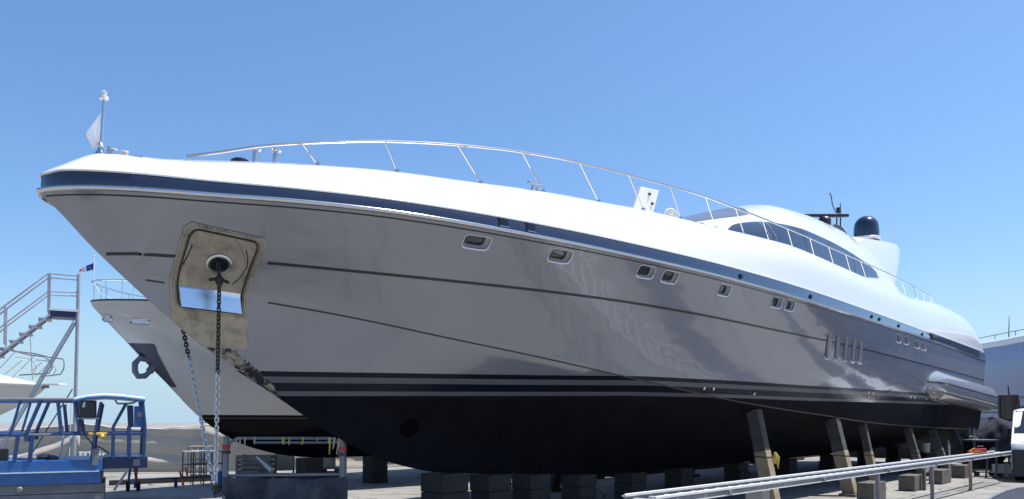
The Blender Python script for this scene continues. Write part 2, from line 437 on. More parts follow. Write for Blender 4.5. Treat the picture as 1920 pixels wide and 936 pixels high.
# ------------------------------------------------------------------ the big silver yacht
BOW = Vector((-4.6, 7.46, 0)); AXIS = math.atan(1280 / 1450.0)
ROT = math.pi / 2 - AXIS                      # local +X runs from bow to stern, local -Y is the port side
yacht = empty('motor_yacht', BOW, ROT, 'large silver grey motor yacht with navy sheer band and black bottom, propped on timbers', 'yacht')
def P(s, y, z): return Vector((s, -y, z))     # station from bow, port offset, height above ground
YM = Matrix.Translation(BOW) @ Matrix.Rotation(ROT, 4, 'Z')
def to_yacht(p): return YM.inverted() @ p
def plane(u, v, y):
    """station and height where the photo ray meets the fore-and-aft plane at port offset y"""
    o = to_yacht(Vector((0, 0, EYE))); d = YM.inverted().to_3x3() @ ray(u, v)
    t = (-y - o.y) / d.y
    q = o + d * t
    return q.x, q.z

ST = sorted(set([round(float(t * t), 4) for t in np.linspace(0.03, 2.2, 45)] + [round(float(q), 3) for q in np.linspace(5, LOA, 120)] + [0.0]))
NB, NS = 12, 22
def hull_section(s):
    bt = [bottom(s, i / NB) for i in range(NB)]
    tp = [side(s, i / NS) for i in range(NS + 1)]
    return bt + tp
hm = MB()
rows_p = [[P(s, y, z) for (y, z) in hull_section(s)] for s in ST]
rows_s = [[P(s, -y, z) for (y, z) in hull_section(s)] for s in ST]
hm.grid(rows_p); hm.grid(rows_s, flip=True)
# closed on top below the deck and at the transom so pockets can be cut out of a solid
hm.grid([[rows_p[i][-1], rows_s[i][-1]] for i in range(len(ST))])
tr = rows_p[-1] + rows_s[-1][::-1]
hm.add(tr, [tuple(range(len(tr)))])
hull0 = hm.build('hull', M_hull, yacht, smooth=True, angle=24)

def srf(s, z):
    """port outer skin at station s, height z: point and outward normal (yacht space)"""
    def q(s_, z_):
        yc, zc = chine(s_)
        if z_ >= zc: y, z2 = side_z(s_, z_)
        else:
            lo, hi = 0.0, 1.0
            for _ in range(30):
                mid = (lo + hi) / 2
                if bottom(s_, mid)[1] < z_: lo = mid
                else: hi = mid
            y, z2 = bottom(s_, lo)
        return P(s_, y, z_)
    p = q(s, z); e = .02
    n = (q(s + e, z) - q(s - e if s > e else 0, z)).cross(q(s, z + e) - q(s, z - e))
    n.normalize()
    if n.y > 0: n = -n
    return p, n
def frame(s, z):
    p, n = srf(s, z)
    a = (srf(s + .05, z)[0] - srf(s - .05, z)[0]).normalized()
    b = n.cross(a)
    if b.z < 0: b = -b
    return p, a, b.normalized(), n

def rrect(w, h, r, n=5):
    pts = []
    for cx, cy, a0 in ((w / 2 - r, h / 2 - r, 0), (-w / 2 + r, h / 2 - r, 90), (-w / 2 + r, -h / 2 + r, 180), (w / 2 - r, -h / 2 + r, 270)):
        for k in range(n + 1):
            a = R(a0 + 90 * k / n); pts.append((cx + r * math.cos(a), cy + r * math.sin(a)))
    return pts

M_frame = mat('dark_grey_frame', (.05, .052, .06), .3)
PORTS = [(4.10, 3.757, .36, .185), (5.335, 3.745, .36, .19), (6.955, 3.735, .345, .185), (7.495, 3.725, .345, .185), (8.93, 3.697, .34, .185), (10.68, 3.69, .37, .195), (11.19, 3.69, .37, .195),
         (17.73, 3.615, .36, .22), (18.39, 3.62, .36, .22), (19.46, 3.60, .42, .22), (20.18, 3.60, .42, .22)]
SLOTS = [13.33, 13.80, 14.26, 14.72, 15.16]
cut = MB()
def cutter(p, a, b, n, poly, depth, lean=0.0):
    f = [p + a * (x - lean * y) + b * y + n * .15 for x, y in poly]
    cut.prism(f, -n * (depth + .15))
for (s, z, w, h) in PORTS:
    p, a, b, n = frame(s, z); cutter(p, a, b, n, rrect(w, h, .05), .070)
for s in SLOTS:
    p, a, b, n = frame(s, 3.11); cutter(p, a, b, n, rrect(.20, .50, .05), .07, .30)
M_pocket = mat('bounce_lightened_silver', (.55, .56, .60), .3, .0, var=.03, coat=.5)  # hull silver lightened to paint bounce light inside the pockets
cutob = cut.build('pocket_cutter', M_pocket, yacht)
bpy.context.view_layer.update()
md = hull0.modifiers.new('pockets', 'BOOLEAN'); md.operation = 'DIFFERENCE'; md.solver = 'EXACT'; md.object = cutob
try: md.material_mode = 'TRANSFER'
except Exception: pass
src_me = hull0.data
dg = bpy.context.evaluated_depsgraph_get()
new_me = bpy.data.meshes.new_from_object(hull0.evaluated_get(dg), depsgraph=dg)
hull0.modifiers.clear()
# keep the smooth shading of the uncut skin around the pockets
sv = [v.co.copy() for v in src_me.vertices]
sp = [tuple(p.vertices) for p in src_me.polygons]
bvh = BVHTree.FromPolygons(sv, sp)
cn = [Vector(c.vector) for c in src_me.corner_normals]
pl = [p.loop_start for p in src_me.polygons]
nrm = []
for poly in new_me.polygons:
    mname = new_me.materials[poly.material_index].name if new_me.materials[poly.material_index] else ''
    pocket = mname == M_pocket.name
    for li in poly.loop_indices:
        if pocket: nrm.append(poly.normal.copy()); continue
        co = new_me.vertices[new_me.loops[li].vertex_index].co
        probe = co.lerp(poly.center, .02)
        loc, fn, fi, dist = bvh.find_nearest(probe)
        if fi is None or fn.dot(poly.normal) < .5: nrm.append(poly.normal.copy()); continue
        vsx = sp[fi]; ls = pl[fi]; acc = Vector(); wsum = 0
        for k, vi in enumerate(vsx):
            w = 1 / ((sv[vi] - co).length + 1e-4) ** 2; acc += cn[ls + k] * w; wsum += w
        nrm.append((acc / wsum).normalized())
for poly in new_me.polygons: poly.use_smooth = True
new_me.normals_split_custom_set(nrm)
hull0.data = new_me
new_me.name = 'hull'
bpy.data.objects.remove(cutob)
hull = hull0

# glass and frames deep inside the pockets
for (s, z, w, h) in PORTS:
    p, a, b, n = frame(s, z)
    fr = MB(); outer = rrect(w * .74, h * .76, .045); inner = rrect(w * .60, h * .60, .04)
    base = p - n * .068
    V = [base + a * x + b * y for x, y in outer] + [base + a * x + b * y + n * .02 for x, y in outer] + [base + a * x + b * y + n * .02 for x, y in inner] + [base + a * x + b * y + n * .006 for x, y in inner]
    k = len(outer); F = []
    for L_ in range(3):
        for i in range(k): F.append((L_ * k + i, L_ * k + (i + 1) % k, (L_ + 1) * k + (i + 1) % k, (L_ + 1) * k + i))
    fr.add(V, F)
    win = fr.build('porthole', M_frame, yacht)
    gl = MB(); gl.prism([base + a * x + b * y for x, y in inner], n * .008)
    gl.build('pane', M_glass, win)
    lip = MB()
    ol = rrect(w + .022, h + .022, .058); il = rrect(w, h, .05)
    V = [p + a * x + b * y - n * .01 for x, y in ol] + [p + a * x + b * y + n * .008 for x, y in ol] + [p + a * x + b * y + n * .008 for x, y in il] + [p + a * x + b * y - n * .03 for x, y in il]
    k = len(ol); F = []
    for L_ in range(3):
        for i in range(k): F.append((L_ * k + i, L_ * k + (i + 1) % k, (L_ + 1) * k + (i + 1) % k, (L_ + 1) * k + i))
    lip.add(V, F); lip.build('porthole_rim', M_pocket, win)
    sl_ = MB(); sl_.tube([p + a * x + b * y + n * .010 for x, y in [(w * .5, -h * .15), (w * .49, -h * .36), (w * .42, -h * .47), (w * .2, -h * .51), (-w * .2, -h * .51), (-w * .42, -h * .47), (-w * .49, -h * .38)]], .011, 6)
    sl_.build('porthole_lit_lip', M_white, win, smooth=True)  # lower lip made white to stand for sun on the edge
for s in SLOTS:
    p, a, b, n = frame(s, 3.11)
    v_ = MB(); f = rrect(.19, .49, .045)
    v_.prism([p + a * (x - .3 * y) + b * y - n * .068 for x, y in f], n * .012)
    vent = v_.build('side_vent', M_black, yacht)
    sl_ = MB(); sl_.tube([p + a * (x - .3 * y) + b * y + n * .008 for x, y in [(.095, -.215), (.088, -.242), (.06, -.256), (0, -.258), (-.06, -.256), (-.088, -.242), (-.095, -.215)]], .011, 6)
    sl_.build('vent_lit_lip', M_white, vent, smooth=True)  # white tube painting the sunlit lower edge of the slot

# transom plate is part of the hull solid; sheer band, rub rail, deck follow
SB = [s for s in ST if s <= LOA]
bm_ = MB()
for sg in (1, -1):
    rows = []
    for s in SB:
        y0, y1 = y_rub(s), max(y_rub(s) - .03, 0)
        rows.append([P(s, sg * (y0 + (y1 - y0) * t + .012 * math.sin(math.pi * t)), z_rub(s) + (z_band(s) - z_rub(s)) * t) for t in np.linspace(0, 1, 6)])
    bm_.grid(rows, flip=sg < 0)
bm_.add([P(LOA, y_rub(LOA), z_rub(LOA)), P(LOA, -y_rub(LOA), z_rub(LOA)), P(LOA, -y_rub(LOA) + .03, z_band(LOA)), P(LOA, y_rub(LOA) - .03, z_band(LOA))], [(0, 1, 2, 3)])
bm_.build('sheer_band', M_navy, yacht, smooth=True, angle=50)
path = [P(s, y_rub(s) + .012, z_rub(s)) for s in SB[1:]]
full = path[::-1] + [P(-.012, 0, z_rub(0))] + [P(p.x, p.y, p.z) for p in path]
full = [Vector(p) for p in path[::-1]] + [P(-.02, 0, z_rub(0))] + [Vector((p.x, -p.y, p.z)) for p in path]
rr_ = MB(); rr_.tube(full, .026, 10); rr_.build('rub_rail', M_chrome, yacht, smooth=True)
rr2 = MB()
for sg in (1, -1):
    rr2.tube([P(s, sg * side_z(s, z_rub(s) - .05)[0], z_rub(s) - .05) for s in SB if s > .03], .009, 6)
rr2.build('rub_rail_seal', M_line, yacht, smooth=True)

def ribbon(name, zf, half, s0, s1, m, n=160, off=.004, skip=None):
    b = MB()
    for sg in (1, -1):
        rows = []
        for s in np.linspace(s0, s1, n):
            if skip and skip(s):
                if len(rows) > 1: b.grid(rows)
                rows = []; continue
            p, nn = srf(s, zf(s)); up = (srf(s, zf(s) + .02)[0] - p).normalized()
            r = [p - up * half - nn * .01, p - up * half + nn * off, p + up * half + nn * off, p + up * half - nn * .01]
            rows.append([Vector((q.x, sg * q.y, q.z)) for q in r])
        if len(rows) > 1: b.grid(rows)
    return b.build(name, m, yacht)
slot_s = lambda s: any(abs(s - q) < .125 for q in SLOTS)
ribbon('styling_line', z_line, .016, .60, LOA, M_line, n=600, off=.009, skip=lambda s: slot_s(s) or 1.19 < s < 2.0)
ribbon('chine_strip', lambda s: chine(s)[1] + .006, .010, 1.0, LOA, M_line, skip=lambda s: 1.3 < s < 2.1)

# deck: rounded white bulwark rolling over to a nearly flat deck
dk = MB(); NA = 14
for sg in (1, -1):
    rows = []
    for s in SB:
        r = []
        y0 = max(y_rub(s) - .03, 0); r.append((y0, z_band(s) - .012)); r.append((y0 + .012, z_band(s) - .010)); r.append((y0 + .012, z_band(s) + .006))
        for k in range(NA + 1): r.append(deck(s, k / NA))
        yc_, zc_ = deck(s, 1)
        for k in range(1, 6): r.append((yc_ * (1 - k / 5), zc_ + .03 * min(1, yc_) * (1 - (1 - k / 5) ** 2)))
        rows.append([P(s, sg * y, z) for y, z in r])
    dk.grid(rows, flip=sg < 0)
e = [P(LOA, y, z) for y, z in [deck(LOA, k / NA) for k in range(NA + 1)]]
e2 = [Vector((q.x, -q.y, q.z)) for q in e]
dk.add(e + e2[::-1], [tuple(range(2 * len(e)))])
dk.build('deck', M_white, yacht, smooth=True, angle=60)

cap_ = MB(); cs_s = [s for s in SB if 0.02 < s < .62]
cap_.tube([P(s, max(y_rub(s) - .03, 0) + .016, z_band(s) - .004) for s in cs_s[::-1]] + [P(-.01, 0, z_band(0))] + [P(s, -max(y_rub(s) - .03, 0) - .016, z_band(s) - .004) for s in cs_s], .013, 8)
cap_.build('bow_cap', M_white2, yacht, smooth=True)
# bow anchor plate, stained steel, wraps the flare and the bottom panel
pz_top = lambda g: 3.655 - .085 * (g - 1.13) / .79
def plate_pt(g, w, off):
    zt = pz_top(g); zb = 2.44
    z = zt + (zb - zt) * w
    s = g + .19 * (3.6 - z)
    z = max(z, z_keel(s) + .015)
    p, n = srf(s, z)
    return p + n * off
pl_ = MB()
G = np.linspace(1.13, 1.92, 19); W = np.linspace(0, 1, 30)
rows = []
for w in W:
    ins = .05 * max(0, 1 - w / .05) ** 2
    rows.append([plate_pt(1.13 + ins + (g - 1.13) * (.79 - 2 * ins) / .79, w, .014) for g in G])
top_n = srf(1.5, 3.4)[1]
pl_.slab(rows, lambda p: p - top_n * .03)
plate = pl_.build('anchor_plate', M_plate, yacht, smooth=True, angle=60)
def fr_pt(x, y, off):         # x 0..1 across, y 0..1 down over the framed panel
    return plate_pt(1.13 + .79 * x, .66 * y, off)
def loop_round(x0, x1, y0, y1, r, n=6, m=8):
    pts = []
    for (cx, cy, a0) in ((x1 - r, y0 + r, -90), (x1 - r, y1 - r, 0), (x0 + r, y1 - r, 90), (x0 + r, y0 + r, 180)):
        for k in range(n + 1):
            a = R(a0 + 90 * k / n); pts.append((cx + r * math.cos(a), cy + r * math.sin(a)))
    out = []
    for i in range(len(pts)):
        a_, b_ = pts[i], pts[(i + 1) % len(pts)]
        d = math.hypot(b_[0] - a_[0], b_[1] - a_[1]); k = max(1, int(d / .08))
        for j in range(k): out.append((a_[0] + (b_[0] - a_[0]) * j / k, a_[1] + (b_[1] - a_[1]) * j / k))
    return out
ring = [fr_pt(x, y, .022) for x, y in loop_round(.09, .91, .05, .985, .09)]
fr_ = MB(); fr_.tube(ring, .009, 6, closed=True); fr_.build('plate_groove', M_rust, plate, smooth=True)
rim = [fr_pt(x, y, .018) for x, y in loop_round(.05, .95, .022, 1.01, .10)]
fr_ = MB(); fr_.tube(rim, .014, 6, closed=True); fr_.build('plate_frame', M_plate, plate, smooth=True)
mir = MB(); rows = [[fr_pt(x, .70 + .265 * t_, .022 + .105 * t_) for x in np.linspace(.11, .89, 8)] for t_ in np.linspace(0, 1, 7)]
mir.slab(rows, lambda p: p - top_n * .03); mir.build('polished_panel', M_mirror, plate, smooth=True)
rv = MB()
for i, (x, y) in enumerate(loop_round(.015, .985, .0, 1.05, .08)[::1]):
    q = fr_pt(x, y, .016); rv.lathe([(.006, -.004), (.006, .003), (.003, .006)], q, 6, top_n.to_track_quat('Z', 'Y').to_matrix())
tag(rv.build('rivet', M_steel, plate), kind='stuff')
sm = MB()
for (pts, r) in (([(.78, .16), (.84, .25), (.87, .36), (.83, .50), (.76, .60)], .009), ([(.15, .22), (.14, .32), (.11, .45)], .010), ([(.62, .07), (.70, .14), (.84, .30)], .004)):
    sm = MB(); sm.tube([fr_pt(x, y, .012) for x, y in pts], r, 6, flat=.7)
    sm.build('scrape_mark', M_rust, plate, smooth=True)
hz = plane(412, 493, .474)
hp, hn = srf(1.60, 3.32)
HM = hn.to_track_quat('Z', 'Y').to_matrix()
hw = MB(); hw.lathe([(.115, .012), (.135, .028), (.118, .042), (.098, .036), (.092, .02)], hp, 28, HM)
hawse = hw.build('hawse_ring', M_steel, plate, smooth=True)
hw = MB(); hw.lathe([(.093, .016), (.093, .026), (.002, .0265)], hp, 24, HM); hw.build('hawse_hole', M_anti, hawse)
# worn strip of old filler showing along the stem below the plate
M_fill = mat('old_filler', (.30, .265, .20), .85, var=.35, scale=14, dirt=(.012, .012, .014), dirt_amt=1.0, dscale=5, bump=.5, bscale=20)
for nd in M_fill.node_tree.nodes:
    if nd.type == 'VALTORGB' and abs(nd.color_ramp.elements[0].position - .48) < .01: nd.color_ramp.elements[0].position = .44; nd.color_ramp.elements[1].position = .54
fl = MB(); random.seed(5)
for sg in (1, -1):
    rows = []
    for s in np.linspace(1.72, 2.66, 60):
        w = np.interp(s, [1.72, 1.85, 2.2, 2.5, 2.66], [.05, .20, .15, .11, .02]) + random.uniform(-.022, .022); r = []
        for t in np.linspace(.0, 1, 7):
            p, n = srf(s, z_keel(s) + .012 + w * t); p = p + n * (.007 if 0 < t < 1 else -.004); r.append(Vector((p.x, sg * p.y, p.z)))
        rows.append(r)
    fl.grid(rows, flip=sg < 0)
fl.build('worn_filler', M_fill, yacht, smooth=True)

# bow thruster opening
p, a, b, n = frame(4.57, 1.51)
t_ = MB(); t_.lathe([(.16, -.03), (.15, .008), (.001, .010)], p, 24, n.to_track_quat('Z', 'Y').to_matrix()); t_.build('bow_thruster_tunnel', mat('tunnel_black', (.002, .002, .003), .8, spec=.05), yacht, smooth=True)

# exhaust louvre aft
def band_pt(s, t, off):
    y0, z0, y1, z1 = y_rub(s), z_rub(s), max(y_rub(s) - .03, 0), z_band(s)
    return P(s, y0 + (y1 - y0) * t + off, z0 + (z1 - z0) * t)
lv = MB(); rows = [[band_pt(s, t, .03) for s in np.linspace(20.9, 28.3, 20)] for t in (.06, .97)]
lv.slab(rows, lambda p: p + Vector((0, .035, 0))); louvre = lv.build('exhaust_louvre', M_black, yacht)
for k in range(7):
    t0 = .12 + k * .12
    b_ = MB(); rows = [[band_pt(s, t0, .034) for s in np.linspace(20.95, 28.25, 20)], [band_pt(s, t0 + .055, .055) for s in np.linspace(20.95, 28.25, 20)]]
    b_.slab(rows, lambda p: p - Vector((0, 0, .012))); b_.build('slat', M_navy, louvre)
b_ = MB(); b_.tube([band_pt(s, 1.0, .035) for s in np.linspace(20.8, 28.4, 30)], .03, 8); b_.build('louvre_trim', M_white, louvre, smooth=True)
for u_s in (4.33, 4.73):
    bv = MB(); bv.prism([band_pt(u_s - .075, .2, .008), band_pt(u_s + .075, .2, .008), band_pt(u_s + .075, .9, .008), band_pt(u_s - .075, .9, .008)], Vector((0, -.008, 0)))
    v0 = bv.build('band_vent', M_line, yacht)
    for k in range(6):
        sl = MB(); t0 = .24 + k * .11
        sl.prism([band_pt(u_s - .065, t0, .016), band_pt(u_s + .065, t0, .016), band_pt(u_s + .065, t0 + .05, .016), band_pt(u_s - .065, t0 + .05, .016)], Vector((0, -.01, 0))); sl.build('slat', M_steel if k == 0 else M_navy, v0)
for s in (9.3, 12.0, 15.5, 16.05, 17.6, 19.9):
    q = band_pt(s, .45, .016); f_ = MB(); f_.lathe([(.045, 0), (.045, .014), (.03, .024)], q, 14, Vector((0, -1, 0)).to_track_quat('Z', 'Y').to_matrix()); f_.build('courtesy_light', M_black, yacht, smooth=True)
for s, z in ((9.5, 2.16), (9.75, 2.16), (11.0, 2.10), (16.2, 2.25), (16.5, 2.25), (16.25, 2.14), (19.6, 2.22), (20.0, 2.22), (21.2, 2.22)):
    p, n = srf(s, z); f_ = MB(); f_.lathe([(.03, -.01), (.03, .012), (.018, .02)], p, 10, n.to_track_quat('Z', 'Y').to_matrix()); f_.build('through_hull_fitting', M_steel, yacht, smooth=True)

# pod on the stern quarter (end of the bathing platform), rounded, with a dark belt
pod_s = np.linspace(20.9, 30.5, 44)
def pod_r(s):
    t = (s - 20.9) / 9.6
    return max(.004, min(1, (t / .10)) ** .5 * min(1, ((1 - t) / .10)) ** .5)
pd = MB(); rows = []
for s in pod_s:
    r = pod_r(s); zc_ = 2.66 - .030 * (s - 20.9) ; cy = 2.62
    hw_ = .52 * r ; hh = .45 * r
    rows.append([P(s, cy + hw_ * abs(math.cos(a)) ** .75 * (1 if math.cos(a) >= 0 else -1), zc_ + hh * abs(math.sin(a)) ** .8 * (1 if math.sin(a) >= 0 else -1)) for a in np.linspace(-math.pi, math.pi, 29)])
pd.grid(rows); pod = pd.build('stern_pod', mat('silver_pod_paint', (.30, .30, .31), .2, .1, var=.03, coat=.8), yacht, smooth=True, angle=60)
bl = MB(); bl.tube([P(s, 2.62 + .52 * pod_r(s) + .004, 2.70 - .030 * (s - 20.9)) for s in pod_s[1:-1]], .028, 6); bl.build('pod_belt', M_navy, pod, smooth=True)
pf = MB(); pf.box((30.2, 0, 2.28), (1.5, 5.0, .22)); pf.build('bathing_platform', M_hull2, yacht, bevel=.05)

# ---- cabin, windscreen, side windows
z_roof = cub([(9.6, 4.98), (10.3, 5.22), (11, 5.58), (12, 5.90), (13.1, 6.22), (14.0, 6.52), (14.5, 6.66), (15.1, 6.83), (16.4, 6.98), (17.3, 7.05), (19, 7.10), (20.3, 7.02), (21.5, 6.72), (22.6, 6.25), (23.6, 5.7), (24.4, 5.15)])
w_cab = cub([(9.6, .7), (10.3, 1.2), (11, 1.55), (12, 1.80), (13.2, 1.93), (15, 1.98), (19, 1.98), (21, 1.95), (24.4, 1.85)])
CZ0 = 4.86; CN = 2.7
def cabin_y(s, z):
    h = z_roof(s) - CZ0; f = min(1, max(0, (z - CZ0) / h)); sp_ = f ** (CN / 2)
    return w_cab(s) * max(0, 1 - sp_ * sp_) ** (1 / CN)
def cabin_pt(s, ph):
    h = z_roof(s) - CZ0
    return (w_cab(s) * math.cos(ph) ** (2 / CN), CZ0 + h * math.sin(ph) ** (2 / CN))
cb = MB(); cs = list(np.linspace(9.6, 24.4, 90))
for sg in (1, -1):
    cb.grid([[P(s, sg * y, z) for y, z in [cabin_pt(s, ph) for ph in np.linspace(0, math.pi / 2, 30)]] for s in cs], flip=sg < 0)
cabin = cb.build('cabin', M_white, yacht, smooth=True, angle=60)
wt = cub([(11.62, 5.40), (11.96, 5.56), (12.5, 5.71), (13.2, 5.85), (13.9, 5.92), (15.0, 5.98), (16.3, 5.985), (17.6, 5.95), (18.7, 5.87), (19.8, 5.74), (20.2, 5.585)])
wb = cub([(11.62, 5.39), (11.8, 5.30), (12.8, 5.31), (16.7, 5.31), (17.9, 5.34), (20.2, 5.575)])
panes = [(11.63, 13.02), (13.06, 13.30), (13.34, 14.75), (14.79, 16.35), (16.39, 18.0), (18.04, 20.18)]
for sg in (1, -1):
    for (a_, b_) in panes:
        w_ = MB(); rows = []
        for s in np.linspace(a_, b_, 14):
            rows.append([P(s, sg * (cabin_y(s, z) + .012), z) for z in np.linspace(wb(s), wt(s), 7)])
        w_.slab(rows, lambda p: Vector((p.x, p.y - .03 * (1 if p.y > 0 else -1), p.z)))
        w_.build('side_window', M_glass, cabin, smooth=True, angle=60)
# windscreen: three panes on the raked front of the cabin, from the centreline out
for (ya, yb) in ((-1.28, -.46), (-.42, .42), (.46, 1.28)):
    w_ = MB(); rows = []
    for u_ in np.linspace(0, 1, 22):
        r = []
        for y in np.linspace(ya, yb, 9):
            s = 10.6 + u_ * (3.7 - .62 * y * y)
            ym = w_cab(s)
            yy = y * min(1, ym / 1.9)
            f = min(.9999, abs(yy) / ym); z = CZ0 + (z_roof(s) - CZ0) * (1 - f ** CN) ** (1 / CN)
            r.append(P(s, yy, z + .014))
        rows.append(r)
    w_.slab(rows, lambda p: p - Vector((0, 0, .03)))
    w_.build('windscreen', M_glass2, cabin, smooth=True, angle=60)
# radar arch
ar = MB()
prof = [(19.0, 6.2), (19.6, 6.72), (20.6, 6.95), (21.6, 7.06), (22.6, 7.18), (23.4, 7.27), (23.75, 7.28), (24.05, 7.18), (24.1, 7.0), (23.7, 6.45), (22.9, 5.3), (20.0, 5.3)]
rowsA = []
for y in np.linspace(-1.5, 1.5, 15):
    k = math.sqrt(max(0, 1 - (abs(y) / 1.5) ** 6)) * .12
    rowsA.append([P(22 + (s - 22) * (.94 + .06 * (k / .12)), y, z - (.12 - k) * (1 if z > 5.4 else 0)) for s, z in prof])
ar.grid([r + [r[0]] for r in rowsA]); ar.add(rowsA[0], [tuple(range(len(prof)))]); ar.add(rowsA[-1], [tuple(range(len(prof)))])
arch = ar.build('radar_arch', M_white, yacht, smooth=True, angle=35, bevel=.03)
for (ds, dy) in ((22.25, 1.0), (22.25, -1.0)):
    zb = 7.17
    d_ = MB(); d_.lathe([(.40, -.05), (.40, .02), (.37, .05)], P(ds, dy, zb), 28); d_.build('dome_base', M_white, arch, smooth=True)
    d_ = MB(); r = .37; d_.lathe([(r * .98, .045), (r * 1.0, .2), (r * .97, .36)] + [(r * .96 * math.cos(a), .37 + r * .96 * math.sin(a)) for a in np.linspace(.08, 1.5, 10)], P(ds, dy, zb), 32); d_.build('satellite_dome', M_dome, arch, smooth=True, angle=60)
sc_s, sc_y = 18.95, .9
rd = MB(); rd.lathe([(.17, -.12), (.17, .10), (.13, .17), (.05, .20)], P(sc_s, sc_y, 7.04), 18); rad = rd.build('radar_pedestal', M_black, arch, smooth=True)
rd = MB(); e0 = to_yacht(Vector((1, 0, 0)) + BOW).normalized(); c0 = P(sc_s, sc_y, 7.26)
rd.beam(c0 - e0 * .66, c0 + e0 * .66, .10, .085); rd.build('radar_scanner', M_black, rad, bevel=.02)
bk = MB(); bk.tube([P(19.3, .95, 6.95), P(19.6, .95, 7.10), P(20.1, .95, 7.12), P(20.5, .95, 7.0), P(20.8, .95, 6.75)], .05, 8); bk.tube([P(19.5, .6, 6.95), P(19.8, .6, 7.12), P(20.3, .6, 7.12), P(20.9, .6, 6.8)], .04, 8); bk.build('radar_bracket', M_black, arch, smooth=True)
ms = MB(); ms.tube([P(19.75, .95, 7.1), P(19.8, .95, 7.42)], .02, 6); ms.tube([P(20.05, .95, 7.1), P(20.1, .95, 7.46)], .02, 6); ms.box(P(19.95, .95, 7.45), (.3, .05, .04)); ms.box(P(19.95, .95, 7.60), (.12, .1, .16)); ms.tube([P(20.1, .95, 7.45), P(20.1, .95, 7.85)], .012, 6); ms.tube([P(19.7, .95, 7.50), P(19.45, .95, 7.66), P(19.38, .95, 7.85), P(19.25, .95, 7.95)], .015, 6)
ms.build('masthead_instruments', M_black, arch)
wa = MB(); a0 = P(*[plane(1676, 462, 1.45)[0], 1.45, plane(1676, 462, 1.45)[1]]); a1 = P(*[plane(1680, 325, 1.45)[0], 1.45, plane(1680, 325, 1.45)[1]])
wa.tube([a0, a0.lerp(a1, .1), a1], [.018, .008, .004], 6); wa.box(a0, (.14, .08, .09)); wa.build('whip_antenna', M_white2, arch)

# ---- bow and side rail
bases = [(2.51, 0.96, 4.529), (3.39, 1.31, 4.589), (4.53, 1.6, 4.662), (5.55, 1.81, 4.735), (6.57, 2.01, 4.78), (7.5, 2.18, 4.821), (8.39, 2.33, 4.838), (9.65, 2.3, 4.92), (10.71, 2.34, 4.97), (11.94, 2.3, 5.019), (12.82, 2.42, 5.009), (13.94, 2.44, 4.995), (15.07, 2.46, 4.983), (16.39, 2.41, 4.978), (17.43, 2.45, 4.976), (18.61, 2.44, 4.981), (19.96, 2.37, 4.997), (20.42, 2.55, 4.99), (21.32, 2.57, 5.04), (22.94, 2.41, 5.185)]
tops = [(2.27, 1.01, 4.70), (3.19, 1.32, 4.90), (4.10, 1.62, 5.03), (5.08, 1.83, 5.15), (6.08, 2.03, 5.22), (7.14, 2.16, 5.27), (8.15, 2.28, 5.31), (9.11, 2.39, 5.33), (10.13, 2.44, 5.345), (11.13, 2.49, 5.355), (12.21, 2.53, 5.36), (13.34, 2.55, 5.37), (14.4, 2.56, 5.37), (15.45, 2.57, 5.375), (16.5, 2.57, 5.385), (17.73, 2.56, 5.40), (18.91, 2.54, 5.42), (20.15, 2.52, 5.42), (21.33, 2.51, 5.41), (22.46, 2.49, 5.40)]
ctrl = [(1.19, .51, 4.385), (1.51, .67, 4.48), (1.81, .83, 4.58)] + tops + [(23.52, 2.45, 5.40), (23.62, 2.44, 5.34), (23.9, 2.40, 5.25), (24.5, 2.34, 5.24)]
ys_ = cub([(c[0], c[1]) for c in ctrl]); zs_ = cub([(c[0], c[2]) for c in ctrl])
for sg in (1, -1):
    rt = MB(); ss = np.linspace(1.19, 24.5, 150)
    rt.tube([P(s, sg * ys_(s), zs_(s)) for s in ss], .016, 8)
    rail = rt.build('bow_rail', M_chrome, yacht, smooth=True)
    for b0, t0 in zip(bases, tops):
        st_ = MB(); pb = P(b0[0], sg * b0[1], b0[2]); ptp = P(t0[0], sg * t0[1], t0[2])
        st_.tube([pb - (ptp - pb) * .06, pb.lerp(ptp, .12), ptp], [.015, .0105, .010], 8)
        st_.lathe([(.035, -.01), (.035, .015), (.02, .03)], pb, 10)
        st_.build('stanchion', M_chrome, rail, smooth=True)

# ---- foredeck gear
fs, fz = plane(188, 293, 0); ft, fzt = plane(195, 180, 0)
st_ = MB(); b0, t0 = P(fs, 0, fz), P(ft, 0, fzt)
st_.lathe([(.055, -.03), (.055, .02), (.035, .05), (.025, .09), (.035, .11), (.018, .14)], b0, 16); st_.tube([b0, t0], .012, 8)
staff = st_.build('flagstaff', M_chrome, yacht, smooth=True)
st_ = MB(); st_.lathe([(.045, -.035), (.045, -.01), (.025, 0), (.025, .03), (.032, .04), (.012, .055)], t0, 14); st_.build('staff_light', M_lamp, staff, smooth=True)
# hanging white pennant: folded cloth
Dv = (to_yacht(Vector((-1, -.3, 0)) + BOW)).normalized()
pn = MB(); rows = []
for i in range(13):
    t = i / 12; q = t0.lerp(b0, .20 + .63 * t)
    wdt = (.02 + .15 * (t / .66)) if t < .66 else .16 - .07 * (t - .66) / .34
    rows.append([q + Dv * (wdt * (k / 6) - .012) + Vector((0, 0, -.03 * (k / 6))) + Dv.cross(Vector((0, 0, 1))) * (.006 * math.sin(k * 1.1 + t * 2)) for k in range(7)])
pn.grid(rows); pn.build('pennant', mat('white_flag_cloth', (.88, .87, .88), .8, transl=.55), staff, smooth=True, recalc=False)
def deck_at(u, v, y): s, z = plane(u, v, y); return P(s, y, z)
fl_ = MB(); q = deck_at(219, 294, .18)
fl_.lathe([(.05, -.03), (.05, .055), (.06, .06), (.06, .075)], q + Vector((-.05, 0, 0)), 14); fl_.lathe([(.03, -.03), (.03, .06), (.04, .075)], q + Vector((.08, 0, 0)), 12); fl_.build('fairlead', M_steel, yacht, smooth=True)
